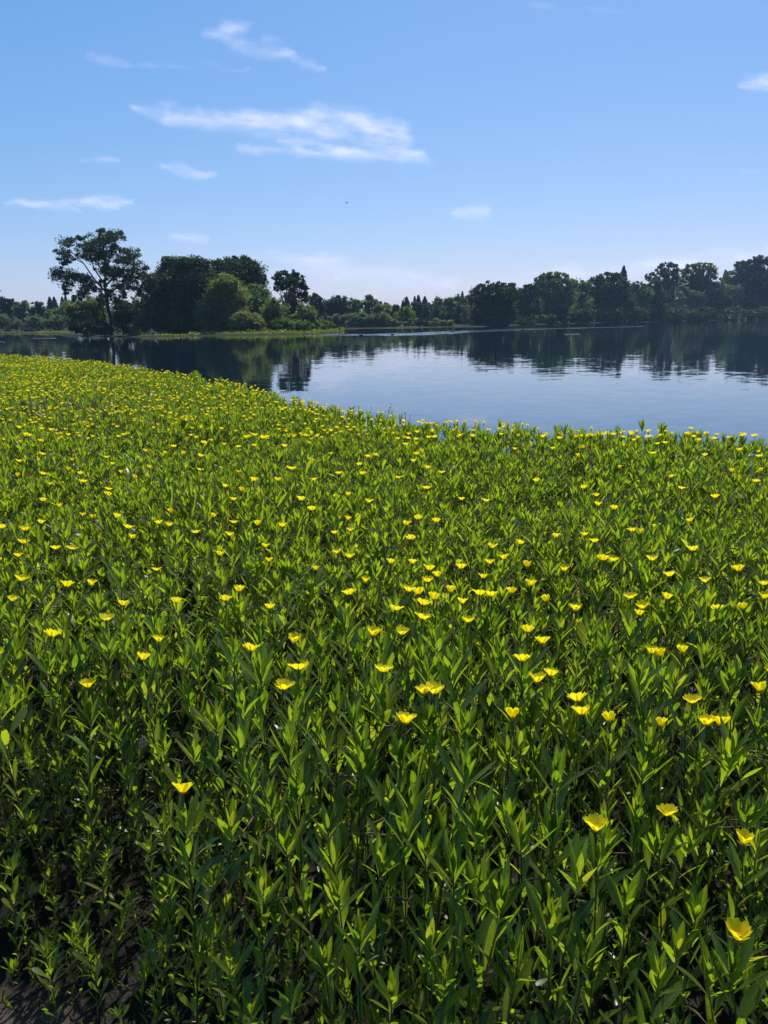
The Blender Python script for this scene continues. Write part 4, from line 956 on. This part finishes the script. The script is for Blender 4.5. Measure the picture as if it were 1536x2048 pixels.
# two strips of the rows above, traced the same way
TR += [(x / 2.954, 820 + y / 2.954) for x, y in [(148,162),(125,200),(240,190),(200,222),(248,270),(112,312),(428,306),(510,122),(548,100),(645,90),(700,163),(862,70),(940,118),(858,248),(662,325),(630,285),(815,292),(718,378),(800,412),(885,350),(400,362),(475,385),(492,430),(285,443),(105,402),(255,385),(640,475),(635,512),(1020,130),(1160,175),(1205,200),(1025,222),(975,265),(1085,268),(1182,360),(1185,280),(1405,380),(1500,425),(1330,460),(1425,487),(1385,525),(1480,528),(1305,165),(1325,210),(1410,222)]]
TR += [(1016 + x / 2.954, 820 + y / 2.954) for x, y in [(38,238),(265,235),(445,232),(412,282),(655,345),(170,428),(450,470),(522,515),(530,570),(630,375),(745,185),(695,218),(885,205),(925,200),(960,405),(1075,250),(1165,275),(1130,185),(1370,245),(1485,280),(1495,370),(1322,372),(1468,430),(1225,525),(1020,470),(855,262)]]
TR += [(500 + x / 2.56, 700 + y / 2.56) for x, y in [(135,430),(225,430),(305,428),(305,485),(175,500),(25,495),(360,372),(430,432),(685,428),(735,435),(790,460),(850,462),(855,492),(795,488),(415,542),(310,572),(210,615),(140,675),(20,675),(325,670),(455,638),(560,592),(605,552),(645,545),(835,575),(855,540),(580,640),(755,660),(910,612),(985,632),(905,715),(500,752),(440,762),(250,768),(108,825),(315,825),(605,788),(1085,765)]]
TR = [p for i, p in enumerate(TR) if all((p[0] - q[0]) ** 2 + (p[1] - q[1]) ** 2 > 25 for q in TR[:i])]

def hit_canopy(px, py, dz=0.0):
    z = 0.72
    for _ in range(4):
        p = onplane(px, py, z); z = canopy_z(p.x, p.y) + dz
    return onplane(px, py, z)

HAND = {(365, 1591): 'lone cup-shaped yellow bloom on the left, low in the picture above the dark gaps',
        (1191, 1665): 'wide open yellow bloom low right, on a shoot standing left of the bottom three',
        (1335, 1634): 'tall-stalked yellow bloom low right, between two leafy shoots above the lowest pair',
        (1487, 1693): 'large yellow bloom close to the right edge, second lowest in the picture',
        (1472, 1882): 'lowest yellow bloom of all, near the bottom right corner'}
def near_trace(x, y):
    for (hx, hy), l in HAND.items():
        if abs(hx - x) < 2 and abs(hy - y) < 2: return l
ZC = ('far left', 'centre left', 'centre right', 'far right')
def zone(px, py, flower): return None

taken = []                       # (x, y) of shoot tips already used
n_fl = 0
flower_pts = []
for (px, py) in TR:
    P = hit_canopy(px, py, 0.055); flower_pts.append((P, px, py))
# further blooms, random, beyond the traced ones
frg = random.Random(21)
extra = []
tries = 0
grid = set()
def far_ok(P, px, py): return py < 1000 and all((px - a) ** 2 + ((py - b) * 1.4) ** 2 > max(6, (py - 640) * 0.045) ** 2 for a, b in seen_f)
seen_f = [(a, b) for a, b in TR if b < 1010]
random_f = []
while tries < 60000:
    tries += 1
    Y = 1.5 + 30 * frg.random() ** 1.0; X = frg.uniform(-0.62, 0.62) * Y
    if Y > edge_y(X, Y) - 0.05: continue
    P = Vector((X, Y, canopy_z(X, Y) + .045)); pr = project(P)
    if pr is None: continue
    inframe = -10 < pr[0] < 1546
    traced_zone = inframe and pr[1] > 880
    if traced_zone: continue
    if noise.noise(Vector((X * 0.8, Y * 0.8, 31.0))) < -0.22 and frg.random() < .8: continue
    cell = (int(X / .13), int(Y / .13))
    if cell in grid: continue
    grid.add(cell)
    if frg.random() < 0.66: random_f.append((P, pr[0], pr[1]))
inview = [f for f in random_f if -5 < f[1] < 1541]
outview = [f for f in random_f if not (-5 < f[1] < 1541)]
inview.sort(key=lambda f: f[0].y)
allf = flower_pts + inview
allf.sort(key=lambda f: f[0].y)
ind_f, rest_f = allf[:300], allf[300:] + outview

for i, (P, px, py) in enumerate(ind_f):
    rg = random.Random(3000 + i)
    near = P.y < 2.7
    off = Vector((rg.uniform(-.022, .022), rg.uniform(-.02, .02), rg.uniform(.060, .090)))
    if near and py > 1550: off = Vector((rg.uniform(-.012, .012), .0, .06))
    tip = P - off
    taken.append((tip.x, tip.y))
    make_plant(rg.randrange(NP), tip, rg.uniform(0, 6.28), 'flowering_primrose', near_trace(px, py) or zone(px, py, True),
               'flowering primrose shoots', split=P.y < 2.4, flower=(off, rg.uniform(.84, 1.08) * (1.10 if near else 1.04), 'split' if P.y < 3.6 else 'whole'), spent=(1 if rg.random() < .35 else 0), seed=4000 + i)

# --- leafy shoots: traced tips in front, then scattered ones
TIPS = [(536,1605),(591,1580),(656,1655),(777,1600),(826,1615),(813,1668),(760,1725),(852,1705),(959,1650),(529,1785),(676,1795),(959,1775),(858,1885),(614,1810),(650,1930),(786,1995),(578,2005),(891,1960),(907,1745),(728,1495),(650,1495),(868,1500),(725,1535),
        (59,1520),(117,1530),(273,1628),(219,1670),(160,1710),(207,1745),(324,1655),(391,1645),(465,1655),(547,1630),(574,1690),(289,1890),(430,1870),(461,1935),(90,1905),(23,1735),(254,1550),(480,1485),(387,1510),(500,1560),
        (937,1460),(1024,1430),(1041,1500),(1132,1450),(1210,1565),(1107,1675),(1041,1680),(962,1660),(1008,1815),(1037,1920),(1099,1845),(1215,1690),(1273,1620),(1318,1700),(1480,1535),(1455,1370),(1293,1505),(1397,1440),(1393,1830),(1413,1955),(1480,1900),(1513,1695),(1384,1690),(1175,1910),(1250,1800),(1320,1960),(60,1640),(340,1780),(430,1760),(720,1880),(150,1860)]
spots = []
def too_close(x, y, r):
    return any((x - a) ** 2 + (y - b) ** 2 < r * r for a, b in near_taken)
near_taken = [t_ for t_ in taken if t_[1] < 4.5]
def near_tip_z(x, y):
    """shoots are shorter along the open mud"""
    d = y - start_y(x)
    return canopy_z(x, y) * (0.55 + 0.45 * min(1, max(0, d / 0.35)))
for (px, py) in TIPS:
    P = hit_canopy(px, py, -0.03)
    if P.y < start_y(P.x) + .35:
        z = .6
        for _ in range(6): P = onplane(px, py, z); z = 0.5 * z + 0.5 * max(.2, near_tip_z(P.x, P.y) - .03)
        P = onplane(px, py, z)
    spots.append(P); near_taken.append((P.x, P.y))
lrg = random.Random(77)
cand = []
for _ in range(9000):
    Y = 0.5 + 3.9 * lrg.random() ** .8; X = lrg.uniform(-.75, .75) * (Y + .35)
    if Y < start_y(X): continue
    if Y > edge_y(X, Y): continue
    if too_close(X, Y, .060 if Y > 1.6 else .074): continue
    g = noise.noise(Vector((X * 2.1, Y * 2.1, 55)))
    if g < -.30 and lrg.random() < .6: continue
    z = near_tip_z(X, Y) + lrg.gauss(-.03, .045)
    if Y < 1.9 and lrg.random() < .25: z *= lrg.uniform(.5, .8)
    cand.append(Vector((X, Y, z))); near_taken.append((X, Y))
def visible(P):
    pr = project(P); return pr is not None and -60 < pr[0] < 1596 and pr[1] < 2120
spots = [s for s in spots]
cv = sorted([c for c in cand if visible(c)], key=lambda c: c.y)
cn = [c for c in cand if not visible(c)]
nn = 300 - len(spots)
ind_l, rest_l = spots + cv[:nn], cv[nn:] + cn
for i, P in enumerate(ind_l):
    rg = random.Random(6000 + i); pr = project(P)
    make_plant(rg.randrange(NP), P, rg.uniform(0, 6.28), 'leafy_primrose', zone(pr[0], pr[1], False), 'leafy primrose shoots of the front rows', split=True, spent=(1 if rg.random() < .45 else 0), seed=7000 + i)

# labels: what each shoot looks like, its row and its column; look-alikes are counted from the left
ORD = ('leftmost', 'second from left', 'third from left', 'fourth from left', 'fifth from left', 'sixth from left', 'seventh from left', 'eighth from left', 'ninth from left', 'tenth from left', 'eleventh from left', 'twelfth from left', '13th from left', '14th from left', '15th from left', '16th from left', '17th from left', '18th from left') + tuple(f'{q}th from left' for q in (19, 20)) + ('21st from left', '22nd from left')
NUM = ('zero', 'one', 'two', 'three', 'four', 'five', 'six', 'seven', 'eight', 'nine', 'ten', 'eleven', 'twelve', '13', '14', '15', '16', '17', '18', '19', '20', '21', '22')
buckets = {}
for root, label, opn, star, runner, sc_, tip in PLANTS:
    if label: root['label'] = label; continue
    pr = project(tip) or (768, 1500); col = ZC[min(3, max(0, int(pr[0] // 384)))]
    if opn is not None:
        row = next(n for lim, n in ((880, 'waterside rows'), (925, 'hindmost rows'), (975, 'back rows'), (1030, 'upper rows'), (1090, 'upper middle rows'), (1160, 'middle rows'), (1240, 'lower middle rows'), (1330, 'lower rows'), (9e9, 'front rows')) if pr[1] < lim)
        what = f"flowering shoots with {'wide open' if opn < 44 else 'cup shaped' if opn < 56 else 'half closed'} bloom"
    else:
        row = next(n for lim, n in ((1200, 'back rows'), (1270, 'upper rows'), (1350, 'upper middle rows'), (1440, 'middle rows'), (1540, 'lower middle rows'), (1660, 'lower rows'), (1800, 'front rows'), (9e9, 'lowest row')) if pr[1] < lim)
        what = ('tall ' if sc_ > .98 else 'short ' if sc_ < .86 else 'green ') + 'leafy shoots' + (' with bare runner' if runner else ' with seed star' if star else ' without bloom')
    buckets.setdefault((what, row, col), []).append((pr[0], root))
for (what, row, col), mem in buckets.items():
    mem.sort(key=lambda t_: t_[0]); n = len(mem)
    for i, (_, root) in enumerate(mem):
        if n == 1: root['label'] = f"only {what.replace('shoots', 'shoot')} in the {row}, {col}"
        elif n <= 22: root['label'] = f"{ORD[i]} of {NUM[n]} {what}, {row}, {col}"
        else: root['label'] = f"one of many {what}, {row}, {col}"

# small sprouts in the shade and on the mud of the bottom left
SPR = []
for k in range(4):
    rg = random.Random(40 + k); path, leaves = plant_layout(rg, .12, 13, 7, .2, .62, .1)
    m1 = MB(); m1.tube(path, [.0018] * 8, 5)
    m2 = MB()
    for kd, M in leaves: m2.add(*LEAFKINDS[kd], 0, M)
    SPR.append((m1.mesh('stem', [M_STEM]), m2.mesh('leaves', [M_LEAFS])))
SP = [(90, 1930), (40, 1990), (150, 1960), (200, 1995), (250, 1940), (330, 1960), (380, 2010), (300, 2030), (470, 2020), (110, 2010), (20, 1880), (370, 1890), (420, 1965), (520, 1960), (560, 1900), (600, 2040), (680, 2030), (740, 1960), (260, 1870), (180, 1900), (30, 1820), (90, 1830), (330, 1905), (700, 1930), (820, 2040)]
SPL = {}
for q in SP: SPL.setdefault(('left of centre' if q[0] < 768 else 'right of centre', 'on the lowest mud' if q[1] >= 1985 else 'behind the lowest mud' if q[1] >= 1920 else 'in the shade higher up'), []).append(q)
for i, (px, py) in enumerate(SP):
    P = onplane(px, py, .12); g = ground_z(P.x, P.y)
    r = empty('primrose_sprout', (P.x, P.y, g), i * 1.7); a, b = SPR[i % 4]; s = .8 + .5 * ((i * 7) % 5) / 5; r.scale = (s, s, s)
    link('stem', a, r); o = link('leaves', b, r); o['kind'] = 'stuff'
    key, mem = next((k_, sorted(v_)) for k_, v_ in SPL.items() if (px, py) in v_)
    tag(r, f"{ORD[mem.index((px, py))]} of {NUM[len(mem)]} short sprouts {key[1]}, {key[0]}" if len(mem) > 1 else f"only short sprout {key[1]}, {key[0]} at the bottom edge", 'sprout', 'small sprouts on the mud')

# --- the rest of the carpet: one mass, instanced shoots
var_col = bpy.data.collections.new('primrose_variants')
def var_mesh(k, flower, seed):
    rg = random.Random(seed); path, leaves = plant_layout(rg, 0.70, 25, 11, rg.choice((.06, .12, .22)), rg.uniform(.86, 1.12), .36)
    mb = MB(); mb.tube(path, [.0030 - .0002 * i for i in range(8)], 4, 1)
    for kd, M in leaves: mb.add(*LEAFKINDS[kd], 0, M)
    if flower:
        c = Vector((rg.uniform(-.015, .015), rg.uniform(-.015, .015), .70 + rg.uniform(.055, .090)))
        X = Matrix.Translation(c) @ Matrix.Rotation(R(rg.uniform(-12, 12)), 4, 'X') @ Matrix.Rotation(R(rg.uniform(-12, 12)), 4, 'Y')
        tmp = MB(); flower_core(tmp, 1, 2, 4)
        for M in petal_mats(rg, pick_open(rg)): tmp.add(PV, PF, PUV, 3, M)
        b = len(mb.v)
        mb.v += [tuple(X @ Vector(v)) for v in tmp.v]; mb.f += [tuple(b + q for q in f) for f in tmp.f]; mb.uv += tmp.uv; mb.m += tmp.m
        mb.tube([(0, 0, .66), tuple(c)], [.0016, .0013], 4, 1)
    if rg.random() < .8:
        for _ in range(rg.randrange(1, 4)):
            tmp = spent_mesh(seed + 7 + _, (1, 2)); b = len(mb.v); o_ = path[6] + Vector((0, 0, rg.uniform(0, .08)))
            mb.v += [tuple(Vector(v) + o_) for v in tmp.v]; mb.f += [tuple(b + q for q in f) for f in tmp.f]; mb.uv += tmp.uv; mb.m += tmp.m
    o = bpy.data.objects.new(f'variant_{k:02d}', mb.mesh('variant', [M_LEAFS, M_STEM, M_SEPAL, M_PETAL, M_STAMEN])); var_col.objects.link(o)
NL, NF = 18, 12
for k in range(NL): var_mesh(k, False, 8000 + k)
for k in range(NF): var_mesh(NL + k, True, 8100 + k)

pts, rots, scs, idx = [], [], [], []
def inst(x, y, tipz, i, rg):
    g = ground_z(x, y); g = max(g, -0.1); s = (tipz - g) / .70
    pts.append((x, y, g)); rots.append((rg.gauss(0, .07), rg.gauss(0, .07), rg.uniform(0, 6.28))); sx = rg.uniform(.88, 1.1); scs.append((sx, sx, s)); idx.append(i)
crg = random.Random(5)
for P in rest_l: inst(P.x, P.y, P.z, crg.randrange(NL), crg)
for _ in range(800):          # low growth on the mud between and in front of the tall shoots
    Y = crg.uniform(.55, 2.6); X = crg.uniform(-.72, .6) * (Y + .3)
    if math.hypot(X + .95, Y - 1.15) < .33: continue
    g = ground_z(X, Y); s_ = crg.uniform(.16, .42)
    pts.append((X, Y, g)); rots.append((crg.gauss(0, .25), crg.gauss(0, .25), crg.uniform(0, 6.28))); scs.append((s_ * 1.3, s_ * 1.3, s_ * .9)); idx.append(crg.randrange(NL))
for P, px, py in rest_f: inst(P.x, P.y, P.z - .06, NL + crg.randrange(NF), crg)
cellsz = .085
y = 4.4 - .6
yy = 3.7
while yy < 34:
    cs = cellsz * (1.0 if yy < 8 else 1.12)
    xx = -.75 * yy - .5
    while xx < .75 * yy + .5:
        X = xx + crg.uniform(-.5, .5) * cs; Y = yy + crg.uniform(-.5, .5) * cs
        if Y < edge_y(X, Y) - .02 + .25 * noise.noise(Vector((X * 1.5, Y * 1.5, 12))):
            if Y > 4.3 or not too_close(X, Y, .06):
                g = noise.noise(Vector((X * 1.6, Y * 1.6, 55)))
                if not (g < -.28 and crg.random() < .62):
                    inst(X, Y, canopy_z(X, Y) + crg.gauss(-.035, .045) + (.05 if crg.random() < .04 else 0), crg.randrange(NL), crg)
        xx += cs
    yy += cs
print('carpet instances', len(pts), 'ind flowers', len(ind_f), 'rest flowers', len(rest_f), 'leafy', len(ind_l), len(rest_l))
me = bpy.data.meshes.new('primrose_carpet')
me.vertices.add(len(pts)); me.vertices.foreach_set('co', np.array(pts, dtype=np.float32).ravel())
a = me.attributes.new('rot', 'FLOAT_VECTOR', 'POINT'); a.data.foreach_set('vector', np.array(rots, dtype=np.float32).ravel())
a = me.attributes.new('scl', 'FLOAT_VECTOR', 'POINT'); a.data.foreach_set('vector', np.array(scs, dtype=np.float32).ravel())
a = me.attributes.new('idx', 'INT', 'POINT'); a.data.foreach_set('value', np.array(idx, dtype=np.int32))
carpet = tag(link('primrose_carpet', me), 'dense carpet of green primrose shoots with countless small yellow flowers reaching back to the lake', 'plants', None, 'stuff')
ng = bpy.data.node_groups.new('scatter', 'GeometryNodeTree')
ng.interface.new_socket('Geometry', in_out='INPUT', socket_type='NodeSocketGeometry')
ng.interface.new_socket('Geometry', in_out='OUTPUT', socket_type='NodeSocketGeometry')
gi = ng.nodes.new('NodeGroupInput'); go = ng.nodes.new('NodeGroupOutput')
ci = ng.nodes.new('GeometryNodeCollectionInfo'); ci.inputs['Collection'].default_value = var_col
ci.inputs['Separate Children'].default_value = True; ci.inputs['Reset Children'].default_value = True
ip = ng.nodes.new('GeometryNodeInstanceOnPoints'); ip.inputs['Pick Instance'].default_value = True
def attr(n, ty):
    k = ng.nodes.new('GeometryNodeInputNamedAttribute'); k.data_type = ty; k.inputs['Name'].default_value = n; return k
ar, as_, ai = attr('rot', 'FLOAT_VECTOR'), attr('scl', 'FLOAT_VECTOR'), attr('idx', 'INT')
er = ng.nodes.new('FunctionNodeEulerToRotation')
lk = ng.links.new
lk(gi.outputs[0], ip.inputs['Points']); lk(ci.outputs[0], ip.inputs['Instance']); lk(ai.outputs['Attribute'], ip.inputs['Instance Index'])
lk(ar.outputs['Attribute'], er.inputs[0]); lk(er.outputs[0], ip.inputs['Rotation']); lk(as_.outputs['Attribute'], ip.inputs['Scale']); lk(ip.outputs[0], go.inputs[0])
mod = carpet.modifiers.new('scatter', 'NODES'); mod.node_group = ng

# --- dark weeds standing up at the water's edge
def weed(label, px, py, h, n, seed):
    """px, py = where its top shows against the water"""
    rg = random.Random(seed)
    e = onplane(px, py, .70 + h * .6); X = e.x; Y = min(e.y, edge_y(e.x, e.y) + .1)
    base = Vector((X, Y, 0.0)); topz = atdepth(px, py, Y).z
    r = empty('tall_weed', base); ms = MB(); ml = MB()
    for i in range(n):
        a = Vector((rg.uniform(-.05, .05), rg.uniform(-.05, .05), .3)); t_ = Vector((rg.uniform(-.13, .13), rg.uniform(-.1, .1), topz * rg.uniform(.86, 1.0)))
        pp = limb_path(a, t_, 5, .02); ms.tube(pp, [.004, .0035, .003, .003, .002, .0015], 5)
        for q in range(7):
            u = rg.uniform(.45, 1); p_ = a.lerp(t_, u)
            ml.add(*LEAFKINDS[rg.choice((0, 4, 2))], 0, Matrix.Translation(p_) @ Matrix.Rotation(rg.uniform(0, 6.28), 4, 'Z') @ Matrix.Rotation(R(rg.uniform(-20, 60)), 4, 'X') @ Matrix.Scale(rg.uniform(.035, .06), 4))
    ms.build('stems', [M_DARKWEED], r); ml.build('leaves', [M_DARKWEED], r)['kind'] = 'stuff'
    return tag(r, label, 'weed', 'dark weeds at the water edge')
weed('dark twiggy weed clump at the water edge, largest of its row', 764, 806, .2, 6, 1)
weed('dark bushy weed at the water edge left of the twiggy one', 722, 808, .15, 7, 2)
weed('small dark upright weed at the water edge right of the twiggy one', 816, 817, .15, 4, 3)
weed('single thin weed tip above the carpet left of the bushy weed', 651, 793, .15, 2, 4)

# patch of dull, half dry stems standing in the carpet at the left
c0 = onplane(140, 825, .72); srg = random.Random(3); mb = MB()
for _ in range(260):
    x = c0.x + srg.gauss(0, .55); y = c0.y + srg.gauss(0, .9); h = srg.uniform(.72, .98) - .12 * min(1.5, math.hypot((x - c0.x) / .9, (y - c0.y) / 1.4))
    l = Vector((srg.gauss(0, .06), srg.gauss(0, .06), h)); mb.tube([(x, y, .1), (x + l.x * .5, y + l.y * .5, h * .55), (x + l.x, y + l.y, h)], [.004, .0035, .0015], 4, srg.choice((0, 1, 1)))
    for q in range(4): mb.add(*LEAFKINDS[2], 1, Matrix.Translation((x + l.x * .8, y + l.y * .8, h * srg.uniform(.6, .95))) @ Matrix.Rotation(srg.uniform(0, 6.28), 4, 'Z') @ Matrix.Rotation(R(srg.uniform(45, 80)), 4, 'X') @ Matrix.Scale(srg.uniform(.05, .10), 4))
M_DULL = leaf_material('dull_stem_leaf', [(0.1, (0.05, 0.055, 0.02)), (0.6, (0.09, 0.09, 0.03)), (1.0, (0.15, 0.12, 0.05))], (1.6, 1.6, 0.7), tfac=0.35, island=True, veins=False)
tag(mb.build('dull_stems', [M_DRY, M_DULL]), 'patch of dull olive half dry stems rising from the carpet at the left', 'weeds', None, 'stuff')
